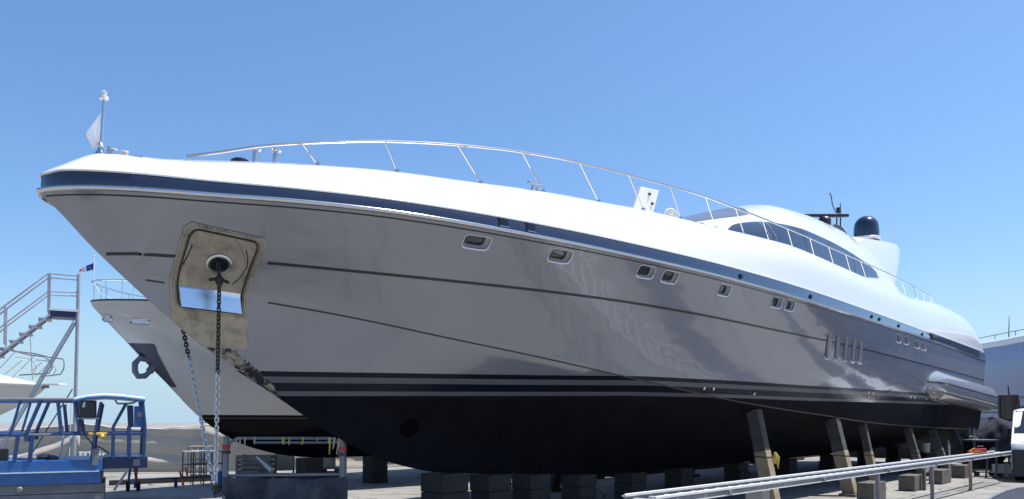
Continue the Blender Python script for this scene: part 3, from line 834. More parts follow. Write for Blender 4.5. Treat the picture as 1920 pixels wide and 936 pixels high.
st_ = MB(); st_.beam(deck_at(206, 295, .2), deck_at(268, 295.5, .35), .05, .02); st_.build('bow_roller_strip', M_steel, yacht)
for u in (479, 517):
    q = deck_at(u, 297 if u < 500 else 299, .68)
    c_ = MB(); c_.lathe([(.035, -.05), (.03, .09), (.045, .10), (.045, .115), (.02, .13)], q, 14); c_.tube([q + Vector((-.06, 0, .10)), q + Vector((.06, 0, .10))], .014, 8); c_.tube([q + Vector((0, -.06, .10)), q + Vector((0, .06, .10))], .014, 8); c_.build('mooring_bitt', M_steel, yacht, smooth=True)
q = deck_at(450, 296, .5); c_ = MB(); c_.lathe([(.10, -.08), (.10, -.035), (.07, -.015), (.02, -.005)], q, 18); c_.build('windlass_cap', M_black, yacht, smooth=True)
q = deck_at(1003, 350, 1.85); c_ = MB(); c_.tube([q + Vector((-.14, 0, .03)), q + Vector((-.05, 0, .015)), q + Vector((.05, 0, .025)), q + Vector((.14, 0, .05))], .018, 8); c_.tube([q + Vector((-.05, 0, -.05)), q + Vector((-.04, 0, .02))], .018, 8); c_.tube([q + Vector((.05, 0, -.05)), q + Vector((.04, 0, .02))], .018, 8); c_.build('mooring_cleat', M_steel, yacht, smooth=True)
q = deck_at(1322, 424, 2.1); c_ = MB(); c_.beam(q + Vector((-.2, 0, 0)), q + Vector((.25, 0, 0)), .06, .05); c_.build('deck_grip', M_black, yacht, bevel=.01)
# open hatch lid standing on deck, with two dark handles
h4 = [deck_at(1187, 392, 1.2), deck_at(1224, 402, 1.2), deck_at(1236, 357, 1.2), deck_at(1202, 349.5, 1.2)]
hb = MB(); hb.prism(h4, Vector((.10, .13, .03))); hatch = hb.build('hatch_lid', M_white2, yacht, bevel=.02)
for (u, v) in ((1217, 364), (1222, 382)):
    q = deck_at(u, v, 1.2); k_ = MB(); k_.lathe([(.025, -.01), (.03, .02), (.018, .035)], q, 10, Vector((0, -1, 0)).to_track_quat('Z', 'Y').to_matrix()); k_.build('knob', M_black, hatch, smooth=True)
q = deck_at(1258, 405, 1.35); c_ = MB()
dvv = to_yacht(Vector((.3, -1, 0)) + BOW).normalized()
MM = dvv.to_track_quat('Z', 'Y').to_matrix()
for r in (.045, .085, .125): c_.tube([q + MM @ Vector((r * math.cos(a), r * math.sin(a), 0)) for a in np.linspace(0, 2 * math.pi, 21)[:-1]], .022, 8, closed=True)
c_.build('hose_coil', M_white2, yacht, smooth=True)

# ------------------------------------------------------------------ timbers and blocks under the big yacht
def yw(s, y, z): return YM @ P(s, y, z)
def bottom_z(s, y):
    yc = chine(s)[0]; lo, hi = 0.0, 1.0
    return bottom(s, min(1, abs(y) / max(yc, .01)))[1]
def timber_block(name, s0, s1, y0, y1, z0, z1, m, label, cat, group, course=0):
    c = yw((s0 + s1) / 2, (y0 + y1) / 2, 0)
    root = empty(name, c, ROT, label, cat, group)
    n = max(1, course); h = (z1 - z0) / n
    for k in range(n):
        b = MB(); j = random.uniform(-.02, .02)
        b.box((j, random.uniform(-.02, .02), z0 + h * (k + .5)), ((s1 - s0) * random.uniform(.95, 1), abs(y1 - y0) * random.uniform(.95, 1), h - .006))
        b.build('baulk', m, root, bevel=.012)
    return root
kb = [5.45, 6.45, 7.45, 8.8, 10.5, 12.4, 15.2, 18.2, 21.5, 25.0, 28.2]
klab = ['dark keel block stack nearest the bow under the black bottom', 'dark keel block stack second from the bow under the yacht', 'dark keel block stack third from the bow, capped by a plank', 'dark keel block stack fourth from the bow under the yacht', 'brownish keel block stack fifth from the bow under the yacht',
        'brownish keel block stack sixth from the bow, beside the leaning prop', 'dark keel block stack behind the second leaning prop', 'dark keel block stack behind the third leaning prop', 'dark keel block stack behind the fourth leaning prop', 'dark keel block stack behind the fifth leaning prop', 'dark keel block stack nearest the stern']
for i, s in enumerate(kb):
    zt = z_keel(s) - .004
    w = .42 if i not in (0,) else .5
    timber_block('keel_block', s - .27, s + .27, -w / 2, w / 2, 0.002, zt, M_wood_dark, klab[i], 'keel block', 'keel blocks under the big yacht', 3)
# leaning props: foot outboard on a pad, head against the bottom
props = [(11.45, 2.13, 2.47, 'big leaning timber prop nearest the bow, hull shade painted on its upper half', .24), (14.75, 2.44, 2.79, 'leaning timber prop with slanted sawn face, second along the hull', .26), (16.75, 2.45, 2.72, 'slim leaning timber prop, third along the hull', .17), (20.6, 2.45, 2.78, 'leaning timber prop, fourth along the hull behind the walkway', .19), (23.2, 2.45, 2.85, 'leaning timber prop, fifth along the hull near the stern', .20), (26.0, 2.4, 2.85, 'leaning timber prop closest to the stern', .22)]
for (s, yt, yf, lab, w) in props:
    zt = bottom_z(s, yt); zf = .06
    foot = yw(s, yf, 0)
    root = empty('timber_prop', foot, ROT, lab, 'timber prop', 'leaning props along the port side')
    a = P(0, 0, zf); b = P(0, yt - yf, zt + .02)
    m = MB(); d = (b - a).normalized()
    mid = a.lerp(b, .56)
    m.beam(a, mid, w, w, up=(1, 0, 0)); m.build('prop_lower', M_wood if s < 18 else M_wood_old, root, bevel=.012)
    m = MB(); m.beam(mid + d * .004, b, w * .96, w * .96, up=(1, 0, 0)); m.build('prop_upper', M_wood_mid, root, bevel=.012)  # upper length coloured darker to paint the hull's shade
    m = MB(); m.box((0, 0, .03), (.5, .34, .06)); m.build('foot_pad', M_wood_old, root, bevel=.01)
    m = MB(); e_ = a.lerp(b, .5); m.tube([e_ + P(x * w * .54, y * w * .54, 0) for x, y in ((-1, -1), (1, -1), (1, 1), (-1, 1))], .008, 5, closed=True); m.build('rope_band', M_black, root)
# the matching props on the far side, in the hull's shade
for k, (s, lab) in enumerate(((8.2, 'dark timber prop on the far side, nearest the bow'), (11.45, 'dark timber prop on the far side behind the big sunlit prop'), (14.75, 'dark timber prop on the far side behind the second sunlit prop'), (17.8, 'dark timber prop on the far side between the third and fourth sunlit props'), (20.9, 'dark timber prop on the far side behind the fourth sunlit prop'), (24.0, 'dark timber prop on the far side behind the fifth sunlit prop'))):
    root = empty('timber_prop', yw(s, -2.75, 0), ROT, lab, 'timber prop', 'leaning props along the far side')
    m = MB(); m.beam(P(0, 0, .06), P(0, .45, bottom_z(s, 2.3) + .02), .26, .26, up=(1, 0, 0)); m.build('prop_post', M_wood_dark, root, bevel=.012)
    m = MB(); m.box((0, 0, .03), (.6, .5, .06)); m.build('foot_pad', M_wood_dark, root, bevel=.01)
# squat timber blocks in the row outboard
rowb = [(13.75, 14.6, 3.22, 3.56, .37, 'squat timber block nearest the camera in the outboard row', 1), (16.75, 17.5, 3.2, 3.55, .36, 'squat timber block with an upright plank at its corner, second in the outboard row', 1), (19.35, 20.3, 3.22, 3.54, .36, 'squat timber block third in the outboard row', 1), (22.15, 23.0, 3.15, 3.5, .36, 'squat timber block with pale end grain, last in the outboard row', 1)]
for (s0, s1, y0, y1, h, lab, c) in rowb:
    timber_block('squat_block', s0, s1, y0, y1, .002, h, M_wood_old, lab, 'timber block', 'squat blocks outboard of the props', c)
b = MB(); b.box((0, 0, .25), (.10, .06, .5)); tag(b.build('upright_plank', M_wood_old), 'short upright plank leaning on the second squat block', 'plank'); bpy.data.objects['upright_plank'].location = yw(17.3, 3.62, 0); bpy.data.objects['upright_plank'].rotation_euler = (0, 0, ROT)

# aluminium walkway lying on low stands along the port side
gn = on_ground(1200, 933, .80); gf = on_ground(1880, 847, .80)
ga = gf - gn; GL = ga.length; gz = math.atan2(ga.y, ga.x)
walk = empty('walkway', (gn.x, gn.y, 0), gz, 'long aluminium walkway with two rails lying along the yacht\'s port side', 'walkway')
for y in (-.19, .19):
    b = MB(); b.box((GL / 2, y + .018, .80), (GL, .05, .010)); b.box((GL / 2, y + .018, .73), (GL, .05, .010)); b.tube([(0, y + .005, .812), (GL, y + .005, .812)], .014, 6)
    b.build('side_rail', M_alu, walk)
    b = MB(); b.box((GL / 2, y + .02, .765), (GL - .01, .012, .058)); b.build('rail_web', M_web, walk)  # web coloured dark for the shadow inside the aluminium channel
for k in range(int(GL / .3)):
    b = MB(); b.box((.15 + k * .3, .0, .757), (.05, .352, .03)); o_ = b.build('rung', M_alu, walk)
for k in range(6):
    b = MB(); x = .12 + k * (GL / 6); b.box((x + GL / 12, -.225, .765), (.06, .03, .06)); b.build('clamp', M_galv, walk)
for (f, nm, lab) in ((.16, M_conc, 'short pale post holding up the near end of the walkway'), (.43, M_galv, 'thin grey stand under the middle of the walkway'), (.62, M_galv, 'thin grey stand under the walkway beside the third squat block'), (.80, M_wood, 'pale wooden stand under the walkway by the last squat block')):
    q = gn.lerp(gf, f); b = MB()
    w = .20 if f < .2 else .055
    b.box((0, 0, .363), (w, w * 1.2, .724)); b.box((0, 0, .015), (w * 1.8, w * 2, .028))
    o_ = tag(b.build('walkway_stand', nm, bevel=.008), lab, 'stand', 'stands under the walkway'); o_.location = (q.x, q.y, 0); o_.rotation_euler = (0, 0, gz)
# tools on its far end
q = at(1838, 843, gf.y * .955); b = MB(); b.box((0, 0, .05), (.26, .14, .1)); tb = b.build('toolbox', M_red, bevel=.02); tb.location = (q.x, q.y, .815); tag(tb, 'small red toolbox standing on the far end of the walkway', 'toolbox')
b = MB(); b.tube([(-.08, 0, .12), (-.08, 0, .15), (.08, 0, .15), (.08, 0, .12)], .012, 6); b.build('handle', M_black, tb)
q = at(1827, 847, gf.y * .93); b = MB(); b.box((0, 0, .03), (.30, .09, .06)); b.tube([(-.12, 0, .03), (-.12, 0, .05), (.0, 0, .12), (.06, 0, .05)], .02, 6); o_ = tag(b.build('hand_tool', M_orange, bevel=.01), 'orange hand tool lying next to the red toolbox', 'tool'); o_.location = (q.x, q.y, .815)
# yellow cloth tied to the first prop
q = at(1453, 858, (yw(11.45, 2.6, 0)).y - .1); b = MB()
b.tube([(0, 0, .10), (.012, .0, .02), (-.01, 0, -.06), (.015, 0, -.12)], [.02, .05, .045, .015], 8, flat=.5); b.tube([(.02, 0, .08), (.06, 0, .0), (.05, 0, -.15), (.06, 0, -.2)], [.015, .03, .015, .008], 6, flat=.6)
o_ = tag(b.build('rag', M_yellow, smooth=True), 'bright yellow rag tied to the big leaning prop', 'rag'); o_.location = q

# ------------------------------------------------------------------ chains hanging from the two bow hawses
def link_mesh(m, L=.062, w=.024, r=.0085):
    b = MB(); pts = []
    for k in range(16):
        a = 2 * math.pi * k / 16
        pts.append((w * .75 * math.cos(a), 0, (L / 2 - w * .75) * (1 if math.sin(a) > 1e-6 else -1 if math.sin(a) < -1e-6 else 0) + w * .75 * math.sin(a)))
    b.tube(pts, r, 6, closed=True)
    o = b.build('link', m, smooth=True); me = o.data; bpy.data.objects.remove(o); return me
LK_D, LK_B = link_mesh(M_chain), link_mesh(M_chain2)
hp_w = YM @ (hp + hn * .02)
hs_w = YM @ Vector((hp.x, -hp.y, hp.z))
endp = Vector((hp_w.x - .012, hp_w.y - .03, .78))
def chain(label, path, switch):
    root = empty('anchor_chain', path[0], 0, label, 'chain', 'chains hanging from the bow')
    pts = [Vector(p) for p in path]; seg = [(pts[i + 1] - pts[i]).length for i in range(len(pts) - 1)]; T = sum(seg)
    n = int(T / .044); tw = random.uniform(.2, .6)
    for k in range(n + 1):
        d = k * .044; i = 0
        while i < len(seg) - 1 and d > seg[i]: d -= seg[i]; i += 1
        p = pts[i].lerp(pts[i + 1], min(1, d / seg[i])); dr = (pts[i + 1] - pts[i]).normalized()
        q = dr.to_track_quat('Z', 'Y')
        o = bpy.data.objects.new('link', LK_D if switch(k * .044 / T) else LK_B); COL.objects.link(o); o.parent = root
        o.location = p - path[0]
        o.rotation_mode = 'QUATERNION'
        o.rotation_quaternion = q @ Euler((0, 0, tw + (math.pi / 2 if k % 2 else 0) + random.uniform(-.12, .12) + .3 * math.sin(k * .13))).to_quaternion()
    return root
top1 = hp_w + Vector((0, -.03, -.02))
drop = Vector((hp_w.x + .01, hp_w.y - .10, hp_w.z - .14))
drop = YM @ (hp + hn * .07 + Vector((0, 0, -.13)))
end1 = Vector((drop.x, drop.y, .80))
c1 = chain('long dark chain dropping from the round hawse in the stained plate, sunlight painted on its lower links', [top1, drop, end1], lambda f: f < .47 or f > .95)
top2 = YM @ Vector((hp.x, -hp.y + .02, hp.z - .1))
top2 = YM @ Vector((1.62, .62, 3.2))
mid2 = Vector((drop.x - .075, drop.y + .10, 1.0))
c2 = chain('slanting chain from the far side of the bow, joining the straight chain low down', [top2, mid2, Vector((drop.x - .02, drop.y + .06, .95)), Vector((drop.x + .06, drop.y + .02, .80))], lambda f: f < .36 or f > .95)
b = MB(); sw = drop + Vector((0, 0, -.01)); b.lathe([(.03, -.05), (.045, -.02), (.045, .02), (.02, .05)], (0, 0, 0), 12); b.tube([(-.11, 0, 0), (-.04, 0, .012), (.04, 0, -.005), (.10, 0, -.03)], .018, 8)
o_ = b.build('chain_swivel', M_rust, c1, smooth=True); o_.location = sw - c1.location

# ------------------------------------------------------------------ second yacht behind the bow
B2 = Vector((-8.2, 15.0, 0))
y2 = empty('motor_yacht', B2, ROT, 'off white motor yacht behind the silver bow, anchor in a dark recess', 'yacht')
YM2 = Matrix.Translation(B2) @ Matrix.Rotation(ROT, 4, 'Z')
k2 = cub([(-.05, 3.93), (0, 3.86), (.36, 3.495), (.68, 3.178), (.90, 2.954), (1.27, 2.60), (1.56, 2.325), (1.97, 1.91), (2.27, 1.65), (2.55, 1.45), (2.89, 1.235), (3.52, .985), (4.54, .77), (5.6, .70), (24, .7)])
d2 = cub([(0, 3.95), (1, 3.965), (6, 3.95), (24, 3.7)])
r2_ = cub([(1, 1.0), (2, 1.32), (4, 1.78), (7, 2.4), (12, 2.8), (24, 2.6)])
def yr2(s): return s ** .6 if s < 1 else r2_(s)
def sec2(s, t):
    zk, zd = k2(s), d2(s); yc = yr2(s) * min(.86, .30 + .05 * s); zc = zk + (zd - zk) * (.62 - .022 * min(s, 14))
    if t < .4: q = t / .4; return (yc * q ** .8, zk + (zc - zk) * q)
    q = (t - .4) / .6; return (yc + (yr2(s) - yc) * q ** 1.15, zc + (zd - zc) * q)
def srf2(s, z):
    lo, hi = 0.0, 1.0
    for _ in range(30):
        m = (lo + hi) / 2
        if sec2(s, m)[1] < z: lo = m
        else: hi = m
    return P(s, sec2(s, lo)[0], z)
def hull2_mat():
    m = mat('off_white_hull_striped', (.52, .50, .475), .25, var=.03, coat=.4)
    nt = m.node_tree; b = nt.nodes['Principled BSDF']; src = b.inputs['Base Color'].links[0].from_socket
    tc = nt.nodes.new('ShaderNodeTexCoord'); sx = nt.nodes.new('ShaderNodeSeparateXYZ'); nt.links.new(tc.outputs['Object'], sx.inputs[0])
    sb = nt.nodes.new('ShaderNodeMath'); sb.operation = 'SUBTRACT'; sb.inputs[1].default_value = 1.0; nt.links.new(sx.outputs['Z'], sb.inputs[0])
    rp = nt.nodes.new('ShaderNodeValToRGB'); cr = rp.color_ramp; cr.interpolation = 'CONSTANT'
    st = [(0, (.006, .007, .014, 1)), (.655, (.16, .16, .19, 1)), (.672, (.006, .007, .014, 1)), (.735, (1, 1, 1, 1))]
    while len(cr.elements) < 4: cr.elements.new(.5)
    for e, (p, c) in zip(cr.elements, st): e.position = p; e.color = c
    nt.links.new(sb.outputs[0], rp.inputs[0])
    mx = nt.nodes.new('ShaderNodeMix'); mx.data_type = 'RGBA'; mx.blend_type = 'MULTIPLY'; mx.inputs['Factor'].default_value = 1
    nt.links.new(src, mx.inputs['A']); nt.links.new(rp.outputs[0], mx.inputs['B']); nt.links.new(mx.outputs['Result'], b.inputs['Base Color'])
    gt = nt.nodes.new('ShaderNodeMath'); gt.operation = 'GREATER_THAN'; gt.inputs[1].default_value = .735; nt.links.new(sb.outputs[0], gt.inputs[0])
    for nm, k in (('Coat Weight', .4), ('Specular IOR Level', .5)):
        mm = nt.nodes.new('ShaderNodeMath'); mm.operation = 'MULTIPLY_ADD'; mm.inputs[1].default_value = k - .06; mm.inputs[2].default_value = .06; nt.links.new(gt.outputs[0], mm.inputs[0]); nt.links.new(mm.outputs[0], b.inputs[nm])
    return m
M_h2 = hull2_mat()
S2 = [float(t * t) for t in np.linspace(0, 2, 24)] + list(np.linspace(4.3, 24, 50))
hb = MB()
for sg in (1, -1):
    hb.grid([[P(s, sg * y, z) for y, z in [sec2(s, t) for t in np.linspace(0, 1, 26)]] for s in S2], flip=sg < 0)
te = [P(24, y, z) for y, z in [sec2(24, t) for t in np.linspace(0, 1, 26)]]
hb.add(te + [Vector((q.x, -q.y, q.z)) for q in te[::-1]], [tuple(range(52))])
hb.build('hull', M_h2, y2, smooth=True, angle=40)
db = MB(); db.grid([[P(s, yr2(s) * f, d2(s) - .01 + .08 * min(1, yr2(s)) * (1 - f * f)) for f in np.linspace(1, -1, 9)] for s in S2]); db.build('deck', M_white, y2, smooth=True)
tb_ = MB(); tb_.tube([P(s, yr2(s) + .004, d2(s)) for s in S2[::-1]] + [P(s, -yr2(s) - .004, d2(s)) for s in S2[1:]], .018, 6); tb_.build('toe_rail', M_line, y2, smooth=True)
ch = MB()
for sg in (1, -1):
    a_ = [P(s, 1, 0) for s in S2]
cbn = MB(); rws = []
for s in np.linspace(7.5, 22, 20):
    h = 1.5 * min(1, (s - 7.5) / 4 + .05) * min(1, (22.3 - s) / 2)
    rws.append([P(s, 1.9 * math.cos(p) ** .5 if p < math.pi / 2 else -1.9 * abs(math.cos(p)) ** .5, 3.95 + h * math.sin(p) ** .6) for p in np.linspace(0, math.pi, 19)])
cbn.grid(rws); cbn.build('deckhouse', M_white, y2, smooth=True, angle=60)
# its oval portholes
def oval(sx_, z, w, h):
    p = srf2(sx_, z); n = (srf2(sx_ + .03, z) - srf2(max(.01, sx_ - .03), z)).cross(srf2(sx_, z + .03) - srf2(sx_, z - .03)).normalized()
    if n.y > 0: n = -n
    a = (srf2(sx_ + .03, z) - srf2(max(.01, sx_ - .03), z)).normalized(); b = n.cross(a)
    pts = rrect(w, h, h * .49, 6)
    r_ = MB(); r_.tube([p + a * x + b * y + n * .012 for x, y in pts], .018, 6, closed=True); win = r_.build('porthole', M_chrome, y2, smooth=True)
    g_ = MB(); g_.prism([p + a * x + b * y - n * .02 for x, y in pts], n * .03); g_.build('pane', mat('pale_port_glass', (.55, .6, .68), .08, var=.05), win)
oval(.80, 3.60, .36, .10); oval(.27, 3.63, .16, .12)
# rails, flagstaff and flag
r_ = MB(); tp = [P(.0, 0, 4.34)] + [P(s, yr2(s) * .95, 4.345) for s in np.linspace(.05, 9, 40)]
r_.tube([P(s, -yr2(s) * .95, 4.345 - .02 * s) for s in np.linspace(9, .05, 40)] + tp, .014, 6); rl = r_.build('bow_rail', M_chrome, y2, smooth=True)
r_ = MB(); r_.tube([P(0.02, 0, 4.32), P(.3, -.42, 4.2), P(.8, -.8, 4.12), P(1.6, -1.25, 4.1)], .012, 6); r_.build('lower_rail', M_chrome, y2, smooth=True)
for sg in (1, -1):
    for s in (.14, .36, .52, 1.1, 1.8, 2.6, 3.5, 4.5, 5.6, 6.8, 8.0):
        r_ = MB(); q = P(s, sg * yr2(s) * .95, d2(s)); r_.tube([q, Vector((q.x, q.y, 4.345 - (.02 * s if sg < 0 else 0)))], .011, 6); r_.build('stanchion', M_chrome, y2)
q0 = P(.02, 0, 4.33)
f_ = MB(); f_.tube([q0, q0 + Vector((0, 0, .50))], .010, 6); f_.lathe([(.016, 0), (.02, .015), (.003, .03)], q0 + Vector((0, 0, .5)), 8); fsx = f_.build('flagstaff', M_white2, y2, smooth=True)
fd = (YM2.inverted().to_3x3() @ Vector((-1, -.25, 0))).normalized()
colr = [mat('flag_blue', (.02, .04, .22), .8), mat('flag_white', (.78, .77, .76), .8), mat('flag_red', (.55, .05, .05), .8)]
fl_ = MB(); tt = q0 + Vector((0, 0, .40))
rows = []
for i in range(13):
    t = i / 12
    rows.append([tt + fd * (.26 * t) + Vector((0, 0, -.02 - .20 * t + (.05 * t if j == 0 else 0) - (.15 - .13 * t) * (j / 3))) + fd.cross(Vector((0, 0, 1))) * (.02 * math.sin(t * 9 + j)) for j in range(4)])
n4 = 4
V = [p for r in rows for p in r]; 
for i in range(12):
    for k in range(3): fl_.add([rows[i][k], rows[i][k + 1], rows[i + 1][k + 1], rows[i + 1][k]], [(0, 1, 2, 3)], 0 if i < 6 else 1 if i < 10 else 2)
fl_.build('tricolour_flag', colr, fsx, recalc=False)
# anchor pocket and anchor on the stem
pk = MB(); rows = []
for z in np.linspace(3.17, 2.32, 12):
    s0 = np.interp(-z, [-3.9, -3.495, -3.178, -2.954, -2.60, -2.325, -1.9], [-.02, .36, .68, .90, 1.27, 1.56, 1.97])
    s1 = np.interp(-z, [-3.17, -3.0, -2.5, -2.32], [1.12, 1.19, 1.52, 1.66]) if z < 3.17 else 1.10
    rows.append([srf2(s0 + .012 + (max(s1, s0 + .03) - s0) * t, max(z, k2(s0 + .012 + (max(s1, s0 + .03) - s0) * t) + .004)) + Vector((0, -.012, -.004)) for t in np.linspace(0, 1, 8)])
pk.slab(rows, lambda p: p + Vector((0, .03, .01))); pocket2 = pk.build('anchor_recess', mat('dark_recess_paint', (.045, .055, .085), .4), y2, smooth=True, angle=60)
def c2p(u, v, off=0.0):
    d = ray(u, v); M_ = YM2.inverted(); o = M_ @ Vector((0, 0, EYE)); dd = M_.to_3x3() @ d; t = (-off - o.y) / dd.y
    return o + dd * t
ak = MB()
for sg in (-.10, .10):
    ak.tube([c2p(283, 676, sg * .3), c2p(262, 672, sg), c2p(253, 682, sg), c2p(253, 696, sg), c2p(259, 706, sg), c2p(272, 705, sg), c2p(281, 697, sg * .6)], [.05, .06, .065, .065, .06, .06, .05], 8, flat=.8)
ak.tube([c2p(280, 697, 0), c2p(290, 684, 0), c2p(300, 672, .05)], [.08, .08, .06], 8)
ak.tube([c2p(262, 672, -.12), c2p(262, 672, .12)], .05, 8); ak.tube([c2p(258, 704, -.12), c2p(258, 704, .12)], .05, 8)
ak.build('anchor', mat('galvanised_anchor', (.16, .18, .22), .55, .4, var=.2), y2, smooth=True)
for (s, lab) in ((5.0, 'dark support pillar under the second yacht, left of the hoop frame\'s right post'), (7.0, 'dark support pillar under the second yacht, just right of the hoop frame'), (9.4, 'dark support pillar under the second yacht, left of the first keel block'), (12.5, None), (16, None), (20, None)):
    c = YM2 @ P(s, 0, 0); b = MB()
    for k in range(3): b.box((0, 0, .002 + (k2(s) - .01) * (k + .5) / 3), (.50, .42, (k2(s) - .01) / 3 - .005))
    o_ = tag(b.build('support_pillar', M_wood_dark, bevel=.01), lab or 'dark support pillar far along under the second yacht', 'support', 'pillars under the second yacht'); o_.location = (c.x, c.y, 0); o_.rotation_euler = (0, 0, ROT)

# ------------------------------------------------------------------ third yacht, behind the stern on the right
y3 = empty('motor_yacht', (27.4, 47.0, 0), -math.pi / 2 - .03, 'blue grey yacht hull with white deck and rail behind the silver stern', 'yacht')
# local +X runs from its stern towards its bow (towards the camera side), local +Y is the side seen in the photo
def sec3(s, t):
    w = 3.4 * (1 - max(0, (s - 12) / 16) ** 2.2) if s < 27.9 else .2
    zk = .75 + max(0, (s - 19) / 9) ** 2 * 3.2; zd = 5.38 + .02 * max(0, s - 10)
    w = max(w, .04)
    if t < .3: q = t / .3; return (w * .86 * q, zk + (1.55 - .75) * q * .9)
    if t < .46: q = (t - .3) / .16; return (w * (.86 + .035 * q), zk + .72 + 1.22 * q)
    if t < .5: q = (t - .46) / .04; return (w * (.895 + .08 * q), zk + 1.94 + .08 * q)
    q = (t - .5) / .5; z0 = zk + 2.02
    return (w * (.975 + .06 * math.sin(q * 2.4) - .05 * q * q), z0 + (zd - z0) * q)
M_h3 = bpy.data.materials.new('blue_grey_hull_striped'); 
M_h3 = mat('blue_grey_hull_striped', (.25, .30, .44), .28, var=.04, coat=.4)
S3 = np.linspace(0, 27.8, 60); hb = MB()
for sg in (1, -1): hb.grid([[Vector((s, sg * sec3(s, t)[0], sec3(s, t)[1])) for t in np.linspace(0.3, 1, 40)] for s in S3], flip=sg > 0)
te = [Vector((0, sec3(0, t)[0], sec3(0, t)[1])) for t in np.linspace(.3, 1, 40)]
hb.add(te + [Vector((q.x, -q.y, q.z)) for q in te[::-1]], [tuple(range(80))]); hb.build('hull', M_h3, y3, smooth=True, angle=35)
hb = MB()
for sg in (1, -1): hb.grid([[Vector((s, sg * (sec3(s, t)[0] + .004), sec3(s, t)[1])) for t in np.linspace(0, .34, 14)] for s in S3], flip=sg > 0)
hb.build('bottom', M_anti, y3, smooth=True, angle=60)
for z_t, h in ((.405, .05), (.375, .03)):
    b = MB()
    b.tube([Vector((s, -sec3(s, z_t)[0] - .006, sec3(s, z_t)[1])) for s in S3], h, 6); b.build('boot_stripe', M_line, y3)
db = MB(); db.grid([[Vector((s, sec3(s, 1)[0] * f, sec3(s, 1)[1] - .004 + .42 * min(1, sec3(s, 1)[0]) * (1 - abs(f) ** 2.2))) for f in np.linspace(1, -1, 21)] for s in S3]); db.build('deck', M_white, y3, smooth=True)
b = MB(); b.tube([Vector((s, -sec3(s, 1)[0] + .17, sec3(s, 1)[1] + .03)) for s in S3[:-3]], .25, 14); b.build('rounded_gunwale', M_white, y3, smooth=True)
r_ = MB(); sr = np.linspace(5.0, 27, 50); f3 = lambda s: -sec3(s, 1)[0] + .22
r_.tube([Vector((4.6, f3(5), 5.5)), Vector((4.8, f3(5), 5.78))] + [Vector((s, f3(s), 5.84 + .006 * s)) for s in sr], .022, 6); rl3 = r_.build('side_rail', M_galv, y3, smooth=True)
for s in np.arange(5.4, 27, 1.65):
    b = MB(); b.tube([Vector((s, f3(s), 5.4)), Vector((s, f3(s), 5.84 + .006 * s))], .018, 6); b.build('stanchion', M_galv, rl3)
b = MB(); b.tube([Vector((9.2, -2.7, 5.5)), Vector((9.3, -2.7, 6.75))], [.03, .012], 6); b.lathe([(.07, 0), (.05, .12)], Vector((9.2, -2.7, 5.45)), 10); b.build('antenna', M_black, y3)
for s in (3, 9, 15, 20):
    c = y3.matrix_basis @ Vector((s, 0, 0)); 
    b = MB()
    for k in range(2): b.box((0, 0, .002 + .36 * (k + .5)), (.6, 1.0, .355))
    o_ = tag(b.build('support_pillar', M_wood_dark, bevel=.01), 'dark block stack under the blue grey yacht at the right', 'support', 'blocks under the blue grey yacht'); c = Matrix.Translation((27.4, 47, 0)) @ Matrix.Rotation(-math.pi / 2 - .03, 4, 'Z') @ Vector((s, 0, 0)); o_.location = (c.x, c.y, 0)
# ribbed rubber bundle hanging below its hull edge
c = at(1890, 766, 34.5); c.z = 0
rb = empty('hanging_fender', (c.x, c.y, 2.2), 0, 'brown ribbed rubber fender bundle hanging below the blue grey hull', 'fender')
for k in range(7):
    a = math.pi * (1.06 + .88 * k / 6); x, y = .42 * math.cos(a), .30 * math.sin(a)
    b = MB(); b.tube([Vector((x * .96, y * .9, .55)), Vector((x * 1.04, y * 1.05, .2)), Vector((x, y, -.25)), Vector((x * .9, y * .9, -.52))], [.05, .062, .06, .05], 8); b.build('rib', M_brown if k % 2 else M_line, rb, smooth=True)
b = MB(); b.lathe([(.36, -.5), (.42, .0), (.38, .5), (.42, .56)], (0, 0, 0), 20); b.build('core', M_brown, rb, smooth=True)
b = MB(); b.tube([Vector((0, -.1, .55)), Vector((0, -.05, 1.0))], .03, 6); b.build('hanging_strap', M_black, rb)

# ------------------------------------------------------------------ white van at the right edge
VC = at(1900, 895, 23.2)
van = empty('van', (15.33, 22.04, 0), R(-122.7), 'white van with dark lower half parked at the right edge', 'van')
# local +X forward, built 1.95 wide, 2.0 high, nose at x=2.4
W2 = .97
prof = [(-2.5, .32), (-2.5, 1.75), (-2.35, 1.96), (.55, 1.98), (.95, 1.90), (1.75, 1.22), (2.35, 1.02), (2.48, .80), (2.48, .32)]
b = MB(); rowsv = []
for y in np.linspace(-1, 1, 17):
    k = (1 - abs(y) ** 6); row = []
    for x, z in prof:
        inset = .09 * max(0, z - 1.0) * 1.0
        row.append((x - (.16 * abs(y) ** 3 if x > 1.5 else 0) , y * (W2 - inset), z - (.07 * abs(y) ** 5 if z > 1.5 else 0)))
    rowsv.append(row)
b.grid([r + [r[0]] for r in rowsv]); b.add(rowsv[0], [tuple(range(9))]); b.add(rowsv[-1], [tuple(range(9))])
b.build('body', M_white, van, smooth=True, angle=30, bevel=.03)
b = MB(); b.grid([[(.99 + (1.72 - .99) * t - .13 * abs(y) ** 3, y * (W2 - .09 * (.88 - .65 * t) - .06), 1.885 + (1.235 - 1.885) * t + .022) for y in np.linspace(-1, 1, 11)] for t in np.linspace(.03, .97, 6)]); b.build('windscreen', M_glass, van, smooth=True)
